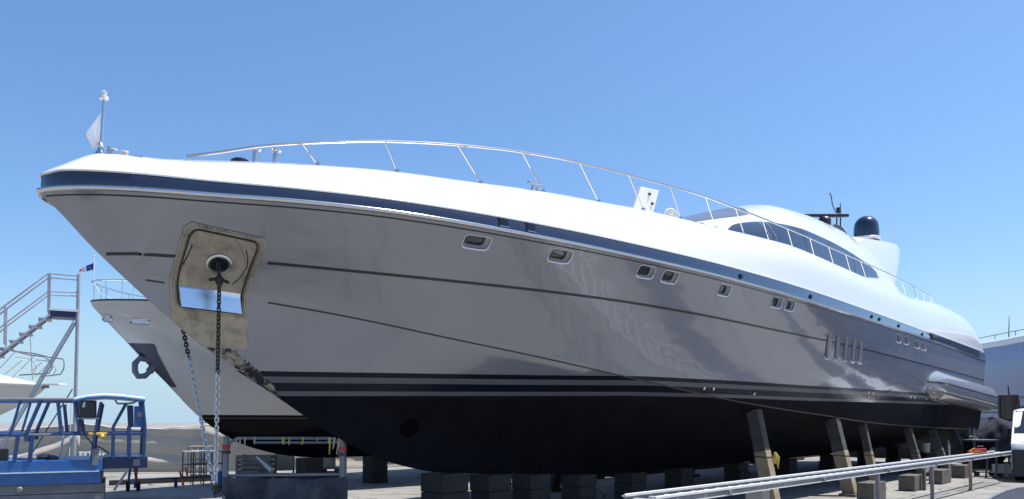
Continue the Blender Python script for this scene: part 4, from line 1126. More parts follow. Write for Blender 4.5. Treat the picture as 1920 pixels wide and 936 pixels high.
for sg in (1, -1):
    for (x0, x1, x2) in ((.30, .86, 1.42), (-.85, .2, .2), (-2.2, -.95, -.95)):
        b = MB(); pts = [(x0, 1.78), (x1, 1.76), (x2, 1.28), (x0, 1.26)]
        b.prism([(x, sg * (W2 - .09 * (z - 1) + .004), z) for x, z in pts], (0, -sg * .02, 0)); b.build('side_window', M_glass, van)
    b = MB(); b.lathe([(.02, 0), (.14, .0), (.13, .05), (.03, .07)], (2.22, sg * .70, .92), 14, Vector((1, sg * .35, .25)).to_track_quat('Z', 'Y').to_matrix()); b.build('headlight', M_lamp, van, smooth=True)
    b = MB(); b.box((1.05, sg * 1.09, 1.28), (.10, .17, .26)); b.box((1.08, sg * .98, 1.2), (.05, .1, .05)); b.build('wing_mirror', M_black, van, bevel=.03)
    for x in (1.55, -1.55):
        b = MB(); MW = Vector((0, sg, 0)).to_track_quat('Z', 'Y').to_matrix()
        b.lathe([(.20, -.18), (.30, -.18), (.32, -.14), (.32, .0), (.30, .04), (.20, .03)], (x, sg * .86, .322), 26, MW); wh = b.build('wheel', M_tyre, van, smooth=True)
        b = MB(); b.lathe([(.20, .0), (.19, .025), (.05, .012), (.04, .03)], (x, sg * .86, .322), 18, MW); b.build('rim', M_galv, wh, smooth=True)
b = MB(); b.box((2.42, 0, .50), (.26, 1.90, .72)); b.build('lower_front_box', M_line, van, bevel=.05)  # tall dark box across the lower front
b = MB(); b.box((2.45, 0, .80), (.08, 1.0, .14)); b.build('grille', M_black, van, bevel=.02)
for sg in (1, -1):
    b = MB(); b.box((-.1, sg * (W2 + .006), .62), (4.5, .02, .62)); b.build('lower_side_strip', M_line, van)  # dark strip along the lower side

# ------------------------------------------------------------------ clutter behind the stern
def thing(name, label, cat, px, py, Y, z=0.0, rz=0.0, group=None):
    q = at(px, py, Y); return empty(name, (q.x, q.y, z), rz, label, cat, group)
t = thing('work_table', 'grey work table standing behind the last squat block', 'table', 1838, 850, 24.5, 0, .1)
b = MB(); b.box((0, 0, 1.0), (.85, .6, .05)); b.build('table_top', M_galv, t, bevel=.01)
b = MB(); b.box((-.02, .05, .62), (.76, .45, .66)); b.build('cabinet', M_line, t, bevel=.02)
for x in (-.38, .38):
    for y in (-.25, .25): b = MB(); b.box((x, y, .487), (.05, .05, .972)); b.build('leg', M_galv, t)
b = MB(); b.lathe([(.13, 0), (.13, .02)], (.28, -.20, .66), 20, Vector((0, -1, 0)).to_track_quat('Z', 'Y').to_matrix()); b.build('round_plate', M_alu, t, smooth=True)
q = at(1823, 818, 24.3)
f = empty('wire_rack', (q.x, q.y, 1.026), .1, 'small pale wire rack with tall prongs on the grey work table', 'rack')
for x in (-.08, .08): b = MB(); b.tube([(x, 0, 0), (x, 0, .36)], .012, 6); b.build('prong', M_alu, f)
b = MB(); b.tube([(-.12, 0, .02), (.2, 0, .02)], .012, 6); b.tube([(-.12, 0, .1), (.06, 0, .1)], .012, 6); b.tube([(.02, 0, .02), (.08, 0, .1), (.2, 0, .02)], .012, 6); b.build('rack_frame', M_alu, f)
t = thing('trestle_bench', 'pale trestle bench at the end of the walkway beside the van', 'bench', 1880, 855, 21.9, 0, .05)
b = MB(); b.box((0, 0, .70), (.72, .45, .05)); b.build('bench_top', M_alu, t)
for x in (-.32, .32):
    for y in (-.18, .18): b = MB(); b.beam((x * .95, y, .675), (x * 1.12, y * 1.2, 0), .04, .04, up=(1, 0, 0)); b.build('leg', M_galv, t)
b = MB(); b.box((.02, 0, .16), (.62, .40, .03)); b.build('lower_shelf', M_alu, t)
for i, (dx, w, lab) in enumerate(((-.14, .2, 'pale plastic box left on the lower shelf of the trestle bench'), (.16, .15, 'smaller pale plastic box right on the lower shelf of the trestle bench'))):
    b = MB(); b.box((0, 0, .10), (w, .24, .2)); b.box((0, 0, .207), (w + .02, .26, .02)); o_ = tag(b.build('plastic_box', M_white2, bevel=.012), lab, 'box', 'pale boxes on the bench shelf'); o_.location = t.location + Vector((dx, 0, .176))
t = thing('flat_cart', 'low grey cart on small wheels below the walkway end', 'cart', 1845, 888, 22.6, 0, .05)
b = MB(); b.box((0, 0, .20), (.95, .5, .05)); b.build('bed', M_galv, t)
b = MB(); b.box((0, 0, .44), (.9, .45, .42)); b.build('load_box', M_line, t, bevel=.02)
for x in (-.35, .35):
    for y in (-.2, .2):
        b = MB(); b.lathe([(.03, -.03), (.075, -.03), (.075, .03), (.03, .03)], (x, y, .077), 12, Vector((0, 1, 0)).to_track_quat('Z', 'Y').to_matrix()); b.build('wheel', M_tyre, t, smooth=True)
# dark covered heap on a trailer behind
hp_ = thing('covered_heap', 'dark heap under wrinkled dark blue cover behind the stern', 'covered heap', 1862, 800, 30, 0, 0)
b = MB(); rows = []
for i, v in enumerate(np.linspace(0, 1, 22)):
    r = []
    for k, a in enumerate(np.linspace(0, 2 * math.pi, 40)):
        rad = (1 - v ** 3) ** .5; wob = 1 + .10 * math.sin(5 * a + 3 * v) + .07 * math.sin(11 * a + 8 * v) + .05 * math.sin(17 * a - 9 * v) + .03 * math.sin(29 * a + 20 * v)
        r.append((1.25 * rad * wob * math.cos(a), .9 * rad * wob * math.sin(a), .45 + 1.25 * v * (1 + .06 * math.sin(3 * a))))
    rows.append(r)
b.grid(rows); b.build('cover', mat('dark_cover', (.008, .011, .026), .8, var=.6, scale=9, bump=.6, bscale=8, spec=.3), hp_, smooth=True, angle=70)
b = MB(); b.box((0, 0, .34), (2.0, 1.3, .18)); b.build('trailer_bed', M_line, hp_)
for x in (-.6, .6):
    for y in (-.62, .62): b = MB(); b.lathe([(.1, -.08), (.24, -.08), (.25, 0), (.24, .08), (.1, .08)], (x, y, .252), 16, Vector((0, 1, 0)).to_track_quat('Z', 'Y').to_matrix()); b.build('wheel', M_tyre, hp_, smooth=True)
# small bright things between the last props
for (u, v, Y, nm, lab, r, h, m) in ((1736, 842, 24.5, 'paint_bucket', 'white paint bucket on a crate between the props', .13, .28, M_white2), (1748, 840, 25.0, 'paint_bucket', 'pale tan bucket next to the white paint bucket', .12, .2, M_wood), (1778, 838, 26.5, 'gas_bottle', 'slim white bottle standing between the two props nearest the stern', .06, .62, M_white2)):
    q = at(u, v, Y); b = MB(); z0 = .62 if nm == 'paint_bucket' else .002
    prof_ = [(r * .85, 0), (r, h), (r * 1.06, h * 1.0), (r * 1.06, h * 1.04), (r * .9, h * 1.05)] if nm == 'paint_bucket' else [(r, 0), (r, h * 1.25), (r * .5, h * 1.4), (r * .3, h * 1.45), (r * .3, h * 1.55)]
    b.lathe(prof_, (0, 0, 0), 18)
    if nm == 'paint_bucket': b.tube([(-r, 0, h * .9), (-r * .8, -r * .3, h * .6), (0, -r * 1.1, h * .5), (r * .8, -r * .3, h * .6), (r, 0, h * .9)], .008, 5)
    o_ = tag(b.build(nm, m, smooth=True), lab, 'bucket' if nm == 'paint_bucket' else 'bottle'); o_.location = (q.x, q.y, z0)
q = at(1742, 850, 24.8)
cr_ = empty('crate', (q.x, q.y, 0), .3, 'dark wooden crate carrying two buckets behind the fourth prop', 'crate')
for k in range(4):
    for (c_, s_) in (((0, -.3, .08 + .15 * k), (.9, .03, .12)), ((0, .3, .08 + .15 * k), (.9, .03, .12))): b = MB(); b.box(c_, s_); b.build('slat', M_wood_dark, cr_)
b = MB(); b.box((0, 0, .603), (.92, .66, .03)); b.build('lid', M_wood_old, cr_)
for x in (-.43, .43): b = MB(); b.box((x, 0, .29), (.04, .57, .57)); b.build('end_board', M_wood_dark, cr_)
q = at(1742, 868, 22.6); b = MB(); b.box((0, 0, .12), (.34, .2, .24)); b.box((0, -.02, .28), (.26, .16, .08)); o_ = tag(b.build('white_carton', M_white2, bevel=.01), 'white carton on the ground between the fourth and fifth props', 'carton'); o_.location = (q.x, q.y, .12)
b = None
# timber stacks added to darken the bright gaps beyond the keel
for (s, y, L_, h, lab) in ((13.9, -4.4, 3.4, .95, 'added timber stack darkening the gap behind the big leaning prop'), (18.2, -4.4, 4.2, 1.33, 'added timber stack darkening the gap behind the third prop'), (22.8, -4.4, 4.4, 1.33, 'added timber stack darkening the gap behind the fourth prop'), (27.6, -4.2, 4.4, 1.33, 'added timber stack darkening the gap near the stern'), (32.4, -4.9, 5.0, 1.33, 'added timber stack darkening the gap beyond the stern on the far side'), (34.0, -1.0, 6.4, 1.33, 'added timber stack lying crosswise, darkening the gap behind the stern')):
    root = empty('added_stack', yw(s, y, 0), ROT + (math.pi / 2 if s > 33 else 0), lab, 'added timber stack', 'added stacks darkening the gaps')
    n = int(h / .19)
    for k in range(n):
        for j in range(3):
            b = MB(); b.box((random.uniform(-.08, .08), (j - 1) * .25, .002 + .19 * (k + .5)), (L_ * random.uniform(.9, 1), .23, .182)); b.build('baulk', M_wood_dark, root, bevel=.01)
# shadow painted as a thin dark blue patch in the right foreground
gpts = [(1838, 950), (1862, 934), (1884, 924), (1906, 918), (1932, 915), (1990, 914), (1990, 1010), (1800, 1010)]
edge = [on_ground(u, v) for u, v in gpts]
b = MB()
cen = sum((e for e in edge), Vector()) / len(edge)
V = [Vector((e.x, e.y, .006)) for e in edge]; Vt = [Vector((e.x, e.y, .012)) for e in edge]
b.prism(V, (0, 0, .010)); sheet = tag(b.build('painted_shadow', M_shadow), 'shadow painted as a dark blue patch on the concrete in the lower right corner', 'painted shadow')  # thin dark patch standing for a shadow on the concrete
b = MB(); b.tube([Vector((e.x, e.y, .03)) for e in edge[:6]], .028, 8); tag(b.build('hose', M_galv, smooth=True), 'grey hose running along the edge of the painted shadow', 'hose')

# ------------------------------------------------------------------ shade cloth fence on the left
fp = [(-26, 21.5), (-17.5, 23.0), (-13.2, 23.7), (-9.6, 24.2), (-6.6, 25.6), (-3.2, 28.0), (0.6, 31.4), (4.2, 35.0)]
fz = [1.50, 1.42, 1.54, 1.50, 1.66, 1.62, 1.60, 1.60]
fence = empty('shade_fence', (-9.6, 24.2, 0), 0, 'long sagging beige shade cloth fence behind the blue lift and second yacht', 'fence')
O_ = Vector((-9.6, 24.2, 0))
for i in range(len(fp) - 1):
    a = Vector((*fp[i], 0)); c = Vector((*fp[i + 1], 0)); L_ = (c - a).length; n = int(L_ / .09)
    nrm_ = Vector(((c - a).y, -(c - a).x, 0)).normalized()
    if nrm_.y > 0: nrm_ = -nrm_
    rows = []
    for k in range(n + 1):
        t = k / n; p = a.lerp(c, t); top = fz[i] + (fz[i + 1] - fz[i]) * t - .16 * math.sin(math.pi * t) ** 1 - .012 * math.sin(31 * t)
        r = []
        for j in range(34):
            h = j / 33
            z = top * (1 - h) + .03 * h
            sag = .62 * math.sin(math.pi * t) * (h * 1.1)
            ph = (h * top * 1.0 + .55 * (t - .5) ** 2 * 4 * (.6 if i % 2 else -.35) + .35 * t * (1 if i % 2 else -1))
            w = .20 * max(0, math.sin(ph * 5.2 + i * 1.7)) ** 2 + .04 * math.sin(ph * 9 + 2.1 * i + 2 * t) + .008 * math.sin(40 * t + 9 * h)
            r.append(p + nrm_ * (w * math.sin(math.pi * min(1, h * 1.15 + .0)) ** .5 if h < .87 else w * .4) + Vector((0, 0, z)) - O_)
        rows.append(r)
    b = MB(); b.grid(rows); b.build('cloth_panel', M_tarp, fence, smooth=True, angle=80, recalc=False)
    b = MB(); b.tube([r[0] for r in rows], .022, 6); b.build('hem_cord', M_white2, fence, smooth=True)
for (x, y), z in zip(fp, fz):
    b = MB(); b.tube([Vector((x, y + .05, 0)) - O_, Vector((x, y + .05, z + .10)) - O_], .03, 8); b.build('fence_post', M_galv, fence)

# ------------------------------------------------------------------ stair tower with platform
TQ = at(147, 860, 22.0); TTH = R(30); TO = Vector((TQ.x, TQ.y, 0)); TD = .7
TBK = Vector((-math.sin(TTH), math.cos(TTH), 0)); TM = Matrix.Rotation(-TTH, 4, 'Z')
tower = empty('stair_tower', TO, TTH, 'grey metal access stair with platform and handrails at the left', 'stairs')
def tt_(u, v, dy=0.0):
    d = ray(u, v); t = (TO.dot(TBK)) / d.dot(TBK); return TM @ (Vector((0, 0, EYE)) + d * t + TBK * dy - TO)
def tube_obj(name, pts, r, m, parent, n=6):
    b = MB(); b.tube(pts, r, n); return b.build(name, m, parent, smooth=True)
for dy in (0, TD):
    b = MB(); b.beam(tt_(94, 590, dy), tt_(-40, 696, dy), .05, .17, up=(0, 1, 0)); b.build('stringer', M_tower, tower)
    tube_obj('hand_rail', [tt_(-40, 612, dy), tt_(8, 574, dy), tt_(90, 513, dy), tt_(149, 518, dy)], .024, M_tower, tower)
    tube_obj('mid_rail', [tt_(-40, 648, dy), tt_(8, 608, dy), tt_(90, 547, dy), tt_(149, 549, dy)], .020, M_tower, tower)
    for (u0, v0, v1) in ((91, 513, 584), (9, 573, 646), (94, 514, 580)): tube_obj('rail_post', [tt_(u0, v0, dy), tt_(u0 - 1, v1, dy)], .022, M_tower, tower)
    q = tt_(148, 514, dy); tube_obj('tower_post', [q, Vector((q.x, q.y, -0.0))], .045, M_tower, tower, 8)
    q1 = tt_(144, 600, dy); q2 = tt_(72, 722, dy); d_ = q2 - q1; f_ = (q1.z - .02) / (q1.z - q2.z)
    tube_obj('brace', [q1, q1 + d_ * f_], .015, M_tower, tower); tube_obj('brace', [q1 + Vector((-.07, 0, 0)), q1 + Vector((-.07, 0, 0)) + d_ * f_], .013, M_tower, tower)
    tube_obj('stay_cable', [tt_(136, 729, dy), tt_(60, 850, dy)], .012, M_black, tower)
for k in range(8):
    u, v = 84 - 18.2 * k, 597 + 14 * k
    b = MB(); c = tt_(u, v, TD / 2); b.box(c, (.32, TD - .06, .045)); b.build('tread', M_tower, tower)
b = MB(); c0 = tt_(92, 580, 0); c1_ = tt_(147, 580, 0); b.box(((c0.x + c1_.x) / 2, TD / 2, c0.z), (c1_.x - c0.x, TD + .1, .06)); b.build('platform_deck', M_alu, tower)
b = MB(); b.box(((c0.x + c1_.x) / 2, TD / 2, c0.z - .12), (c1_.x - c0.x - .04, TD, .16)); b.build('platform_beam', M_blue_d, tower)
tube_obj('end_rail', [tt_(149, 518, 0), tt_(149, 518, TD)], .024, M_tower, tower)
for (u, v, u2, v2) in ((134, 752, 130, 855), (126, 752, 118, 830)): tube_obj('thin_strut', [tt_(u, v, .3), tt_(u2, v2, .3)], .012, M_alu, tower)

# ------------------------------------------------------------------ small white boat beyond, bow to the right
BY = 27.5
q = at(110, 722, BY)
bt = empty('motor_boat', (q.x, q.y, 0), math.pi - .10, 'white motor boat with curved bow rail behind the stairs at far left', 'boat')
zt = q.z
def bsec(s): return (1.35 * (min(1, s / 4.5)) ** .62, zt + .12 * min(1, s / 3), max(.9, zt - .15 - 1.55 * min(1, s / 3.3) ** .75))
b = MB(); SS = [0.02, .15, .4, .7, 1.1, 1.6, 2.2, 3, 4, 5, 6.5, 8]
for sg in (1, -1): b.grid([[Vector((s + .55, sg * bsec(s)[0] * t ** .7, bsec(s)[2] + (bsec(s)[1] - bsec(s)[2]) * t)) for t in np.linspace(0, 1, 12)] for s in SS], flip=sg > 0)
b.build('hull', M_hull2, bt, smooth=True, angle=60)
b = MB(); b.grid([[Vector((s + .55, bsec(s)[0] * f * 1.03, bsec(s)[1] + .02 + (.55 * min(1, s / 3.2)) * (1 - abs(f) ** 2.5))) for f in np.linspace(1, -1, 17)] for s in SS]); b.build('foredeck', M_white, bt, smooth=True)
b = MB(); b.tube([Vector((s + .55, bsec(s)[0] * 1.03, bsec(s)[1])) for s in SS] , .05, 8); b.tube([Vector((s + .55, -bsec(s)[0] * 1.03, bsec(s)[1])) for s in SS], .05, 8); b.build('gunwale', M_white, bt, smooth=True)
b = MB(); b.box((.35, 0, zt + .02), (1.0, .42, .07)); b.build('bow_platform', M_white, bt, bevel=.02)
b = MB(); b.beam((1.1, 0, zt - .10), (.4, 0, zt - .06), .12, .10); b.tube([Vector((1.0, -.12, zt - .2)), Vector((.9, 0, zt - .1)), Vector((1.0, .12, zt - .2))], .03, 6); b.build('anchor', M_galv, bt)
def bq(u, v): p = at(u, v, BY); return (Matrix.Rotation(-(math.pi - .10), 4, 'Z') @ (p - Vector((q.x, q.y, 0))))
for dy in (-.5, .5):
    o = Vector((0, dy, 0))
    tube_obj('bow_rail', [bq(-60, 652) + o, bq(0, 655) + o, bq(47, 661) + o, bq(75, 668) + o, bq(100, 671) + o, bq(108, 679) + o * .7, bq(109, 690) + o * .6, bq(103, 701) + o * .6, bq(56, 705) + o], .024, M_galv, bt)
    tube_obj('inner_rail', [bq(48, 673) + o, bq(70, 675) + o, bq(82, 681) + o, bq(87, 692) + o, bq(80, 704) + o], .02, M_chrome, bt)
    for (u, v, u2, v2) in ((48, 662, 10, 702), (60, 678, 28, 704), (82, 671, 42, 710)): tube_obj('rail_stay', [bq(u, v) + o, bq(u2, v2) + o], .018, M_chrome, bt)
tube_obj('antenna', [bq(56, 625), bq(61, 712)], .010, M_brown, bt)
for x, w in ((3.5, .5), (6.5, .6)):
    c = Matrix.Translation((q.x, q.y, 0)) @ Matrix.Rotation(math.pi - .10, 4, 'Z') @ Vector((x, 0, 0)); b = MB()
    b.box((0, 0, .448), (.4, .8, .892)); o_ = tag(b.build('support_pillar', M_wood_dark, bevel=.02), 'block under the small white boat behind the fence', 'support', 'blocks under the small boat'); o_.location = (c.x, c.y, 0)

# ------------------------------------------------------------------ blue work lift with railed platform
LQ = at(190, 905, 14.2); LTH = R(27)
LE = Vector((math.cos(LTH), math.sin(LTH), 0)); LBK = Vector((-math.sin(LTH), math.cos(LTH), 0))
LO = Vector((LQ.x, LQ.y, 0)); lift = empty('work_lift', LO, LTH, 'blue railed work lift with pale canopy and control box at lower left', 'work lift')
def lp(u, v, dy=0.0):
    d = ray(u, v); t = (LO.dot(LBK)) / d.dot(LBK); return Vector((0, 0, EYE)) + d * t + LBK * dy
LM = Matrix.Rotation(-LTH, 4, 'Z')
def lq(u, v, dy=0.0): return LM @ (lp(u, v, dy) - LO)
LD = 1.9
xl = lq(-60, 880).x; xr = lq(192, 880).x; xe = lq(277, 880).x
zt_, zb_ = lq(100, 863).z, lq(100, 909).z
zm_ = lq(100, 886).z
b = MB(); b.box(((xl + xr) / 2, LD / 2, (zt_ + zm_) / 2), (xr - xl, LD, zt_ - zm_ - .006)); b.build('platform_side', M_blue, lift, bevel=.012)
b = MB(); b.box(((xl + xr) / 2, LD / 2 + .03, (zm_ + zb_) / 2), (xr - xl - .05, LD, zm_ - zb_)); b.build('lower_frame', M_blue, lift, bevel=.012)
b = MB(); b.box(((xl + xr) / 2, -.012, zm_ + .004), (xr - xl - .1, .03, .018)); b.build('edge_strip', M_cyan, lift)
ze0, ze1 = lq(230, 857).z, lq(230, 879).z
b = MB(); b.box(((xr + xe) / 2, LD / 2 + .02, (ze0 + ze1) / 2), (xe - xr - .006, LD - .1, ze0 - ze1)); ext = b.build('extension_deck', M_blue_d, lift, bevel=.01)
b = MB(); b.box((lq(256, 868).x, .05, (ze0 + ze1) / 2), (.11, .03, .12)); b.build('data_plate', M_galv, ext)
b = MB(); b.box((xr - .25, LD / 2 + .05, zb_ + .10), (.50, LD - .1, .24)); b.build('end_box', M_blue_d, lift, bevel=.01)
bw = .235; 
for k in range(5):
    z1 = zb_ - .006 - k * .17; 
    b = MB(); b.box(((xl + lq(196, 900).x) / 2, LD / 2 + .06, z1 - .082), (lq(196, 900).x - xl, LD - .1, .160)); b.build('side_board', M_greyboard, lift, bevel=.006)
b = MB(); b.lathe([(.05, 0), (.05, .02), (.03, .035)], lq(37, 918, .0), 12, Vector((0, -1, 0)).to_track_quat('Z', 'Y').to_matrix()); b.build('bolt', M_galv, lift)
M_blue_r = mat('blue_rail_paint', (.014, .052, .17), .4, var=.2, scale=6, dirt=(.1, .1, .11), dirt_amt=.5, dscale=9)
for dy, full in ((0.0, True), (LD - .1, False)):
    def lt(name, pts, r, m=M_blue_r): return tube_obj(name, [lq(u, v, dy) for u, v in pts], r, m, lift)
    lt('top_rail', [(-60, 749), (0, 749), (140, 749)], .028, M_galv if full else M_blue)
    lt('mid_rail', [(-60, 815), (45, 816)], .028); lt('mid_rail', [(45, 816), (96, 815)], .022, M_galv); lt('mid_rail', [(96, 814), (166, 814)], .026); lt('mid_rail', [(166, 814), (200, 814)], .028, M_yellow); lt('mid_rail', [(200, 814), (274, 813)], .026)
    for pts, r in (([(38, 752), (20, 812)], .022), ([(77, 750), (50, 812)], .032), ([(109, 755), (115, 814)], .032), ([(140, 751), (150, 814)], .034), ([(190, 754), (175, 830), (172, 862)], .030), ([(33, 818), (27, 864)], .034), ([(60, 818), (56, 864)], .036), ([(237, 756), (212, 801), (211, 860)], .028), ([(243, 800), (243, 860)], .028), ([(267, 749), (272, 803), (269, 859)], .030), ([(50, 812), (50, 828)], .04)):
        if full or pts[0][0] not in (33, 60): lt('rail_post', pts, r)
lt_c = [(138, 748.5), (165, 743), (195, 741), (226, 742.5), (272, 748)]
b = MB(); rows = [[lq(u, v - 1.0, dy) + Vector((0, 0, .05 * math.sin(math.pi * (dy / LD)))) for u, v in lt_c] for dy in np.linspace(-.06, LD, 8)]
b.slab(rows, lambda p: p - Vector((0, 0, .045))); b.build('canopy', M_cyan, lift, smooth=True)
b = MB(); b.tube([lq(u, v + 3.4, -.05) for u, v in lt_c], .022, 8); b.build('canopy_edge', M_blue, lift, smooth=True)
tube_obj('canopy_hook', [lq(216, 750), lq(220, 757), lq(240, 757), lq(252, 755), lq(256, 748)], .018, M_galv, lift)
b = MB(); f4 = [lq(150, 751), lq(181, 751), lq(181, 783), lq(148, 785)]; b.prism(f4, (0, .22, 0)); cbx = b.build('control_box', M_line, lift, bevel=.02)
b = MB(); f4 = [lq(156, 754, -.012), lq(161, 754, -.012), lq(159, 764, -.012), lq(154, 764, -.012)]; b.prism(f4, (0, .02, 0)); b.build('display', M_cyan, cbx)
b = MB(); b.box(lq(165, 785, .1), (.36, .26, .03)); b.build('box_shelf', M_galv, cbx)
b = MB(); b.prism([lq(238, 760), lq(250, 760), lq(251, 801), lq(240, 801)], (0, .2, 0)); b.build('switch_box', M_blue_d, lift, bevel=.01)
b = MB(); b.prism([lq(251.5, 762), lq(271, 761), lq(272, 801), lq(251.5, 801)], (0, .14, 0)); sbx = b.build('switch_box', M_blue, lift, bevel=.01)
b = MB(); b.box(lq(262, 777, -.006), (.09, .014, .09)); b.build('paper_label', M_galv, sbx)
b = MB(); b.prism([lq(172.5, 842, -.03), lq(185.5, 841, -.03), lq(184, 873, -.03), lq(172.5, 873, -.03)], (0, .12, 0)); b.build('socket_box', M_galv, lift, bevel=.01)
tube_obj('cable', [lq(151, 785, -.03), lq(153, 800, -.05), lq(161, 818, -.05), lq(175, 834, -.04), lq(192, 841, -.03), lq(204, 851, .05)], .014, M_black, lift)
b = MB(); b.tube([lq(191, 814, -.03), lq(192, 819, -.05), lq(191, 824, -.05)], [.03, .045, .03], 8); b.build('yellow_knot', M_yellow, lift, smooth=True)
b = MB(); b.box(lq(3, 854, .3), (.14, .2, .22)); b.build('battery_box', M_black, lift, bevel=.02)
# things lying on its platform
for (u, w, h, lab, m) in ((48, .35, .07, 'grey tool bag lying on the blue lift platform, left of its posts', M_galv), (78, .28, .09, 'dark coil lying on the blue lift platform, middle', M_line), (93, .22, .06, 'brown rag lying on the blue lift platform, right of the dark coil', M_brown)):
    p = lp(u, 862, .5); b = MB(); b.lathe([(w * .5, 0), (w * .52, h * .5), (w * .3, h), (w * .1, h * 1.15)], (0, 0, 0), 12); o_ = tag(b.build('tool_bag' if u == 48 else 'coil' if u == 78 else 'rag', m, smooth=True), lab, 'tool bag' if u == 48 else 'coil' if u == 78 else 'rag'); o_.location = (p.x, p.y, zt_ + .002)
tube_obj('white_pole', [lq(113, 822, .9), lq(104, 861, .9)], .02, M_white2, lift); tube_obj('white_pole', [lq(130, 822, .9), lq(116, 861, .9)], .02, M_white2, lift)

# ------------------------------------------------------------------ steel hoop frame with dark sheet under the bow
HY = 10.3
h0 = at(425, 920, HY); HO = Vector((h0.x, h0.y, 0)); hoop = empty('hoop_frame', HO, 0, 'grey tube hoop frame with red clamps and dark sheet under the bow', 'frame')
def hq(u, v, dy=0.0): p = at(u, v, HY); return Vector((p.x, p.y + dy, p.z)) - HO
def foot(p): return Vector((p.x, p.y, 0))
zt = hq(430, 822).z
pl_ = hq(424, 822); pr_ = hq(642, 822)
tube_obj('post', [foot(pl_), Vector((pl_.x, 0, zt + .03))], .040, M_galv, hoop, 10)
tube_obj('post', [foot(pr_), Vector((pr_.x, 0, zt + .03))], .036, M_galv, hoop, 10)
tube_obj('top_rail', [Vector((pl_.x + .03, 0, zt - .13)), Vector((pl_.x + .06, 0, zt - .05)), Vector((pl_.x + .15, 0, zt)), Vector((pr_.x - .14, 0, zt)), Vector((pr_.x - .05, 0, zt - .04)), Vector((pr_.x - .02, 0, zt - .11))], .020, M_galv, hoop, 8)
pb = hq(631, 832, .5); tube_obj('back_post', [foot(pb), Vector((pb.x, pb.y, hq(631, 832).z))], .032, M_galv, hoop, 8); tube_obj('back_rail', [Vector((pb.x - 1.25, .5, pb.z)), Vector((pb.x, .5, pb.z))], .018, M_galv, hoop)
for x, z in ((pl_.x, hq(424, 838).z), (pr_.x, hq(642, 842).z)):
    b = MB(); b.lathe([(.045, -.03), (.052, -.03), (.052, .03), (.045, .03)], (x, 0, z), 12); b.build('red_clamp', M_red, hoop, smooth=True)
    b = MB(); b.lathe([(.045, -.02), (.06, -.02), (.06, .02), (.045, .02)], (x, 0, z - .07), 12); b.build('collar', M_line, hoop, smooth=True)
rows = []
zs0 = hq(430, 894).z
for k in range(40):
    t = k / 39; x = pl_.x - .02 + (pr_.x - pl_.x + .1) * t
    rows.append([Vector((x, -.05 - .03 * math.sin(9 * t + 6 * h) - .02 * math.sin(23 * t - 3 * h) + .10 * h * (t < .08), (zs0 - .02 * math.sin(math.pi * t)) * (1 - h) + .02 * h)) for h in np.linspace(0, 1, 16)])
b = MB(); b.slab(rows, lambda p: p + Vector((0, .012, 0))); b.build('hanging_sheet', M_sheet, hoop, smooth=True, angle=80)
tube_obj('lower_rail', [Vector((pl_.x, 0.02, zs0 + .01)), Vector((pr_.x, 0.02, zs0 + .03))], .022, M_galv, hoop)
b = MB(); b.box((pr_.x + .02, -.06, hq(645, 882).z), (.03, .02, .16)); b.build('label_plate', M_galv, hoop)
random.seed(11)
for k in range(17):
    t = random.uniform(.08, .97) if k < 11 else random.uniform(.84, .97); x = pl_.x + (pr_.x - pl_.x) * t; L_ = random.uniform(.03, .12) * (2.0 if t > .85 else 1)
    b = MB(); dx = random.uniform(-.02, .02); b.slab([[Vector((x, -.024, zt + .012)), Vector((x + .022, -.024, zt + .014))], [Vector((x + dx * .3, -.034, zt - L_ * .5)), Vector((x + .018 + dx * .3, -.034, zt - L_ * .5))], [Vector((x + dx, -.028, zt - L_)), Vector((x + .012 + dx, -.028, zt - L_))]], lambda p: p + Vector((0, .003, 0))); b.build('tape_scrap', M_yellow if k % 3 == 0 else M_beige, hoop)

# ------------------------------------------------------------------ yard clutter by the fence
def slat_crate(u, v, Y, w, d, h, lab, rz, n, m, name='crate', cat='crate', group=None):
    q = at(u, v, Y); r = empty(name, (q.x, q.y, 0), rz, lab, cat, group)
    for k in range(n):
        z = h * (k + .5) / n
        for y in (-d / 2, d / 2): b = MB(); b.box((0, y, z), (w, .025, h / n * .72)); b.build('slat', m, r)
        for x in (-w / 2 + .013, w / 2 - .013): b = MB(); b.box((x, 0, z), (.025, d - .03, h / n * .72)); b.build('slat', m, r)
    for x in (-w / 2 + .03, w / 2 - .03):
        for y in (-d / 2 - .03, d / 2 + .03): b = MB(); b.box((x, y, h / 2 + .002), (.06, .035, h)); b.build('corner_post', m, r)
    return r
slat_crate(481, 870, 20.0, .86, .6, .74, 'grey brown slatted crate behind the hoop frame, left half', .05, 6, M_wood_grey)
q = at(533, 870, 20.6); cs_ = empty('screen_panel', (q.x, q.y, 0), -.05, 'beige canvas screen on a wooden base, right of the slatted crate', 'screen')
b = MB(); b.box((0, 0, .52), (.50, .04, .44)); b.build('canvas', M_beige, cs_)
for x in (-.24, .24): b = MB(); b.box((x, .03, .37), (.04, .04, .74)); b.build('upright', M_wood_old, cs_)
def pallet(u, Y, z0, w, lab, layers=1):
    q = at(u, 870, Y); r = empty('pallet', (q.x, q.y, z0), random.uniform(-.1, .1), lab, 'pallet', 'pallets by the fence')
    for l in range(layers):
        zz = l * .135
        for k in range(5): b = MB(); b.box((0, -.4 + .2 * k, zz + .122), (w, .12, .022)); b.build('board', M_wood, r)
        for x in (-w / 2 + .05, 0, w / 2 - .05): b = MB(); b.box((x, 0, zz + .056), (.09, .9, .106)); b.build('bearer', M_wood_old, r)
    return r
pallet(525, 19.6, 0.0, .75, 'brown pallet stack at the foot of the beige screen', 2)
pallet(606, 22.5, 0.0, .95, 'brown pallet stack seen under the second yacht, between two pillars', 2)
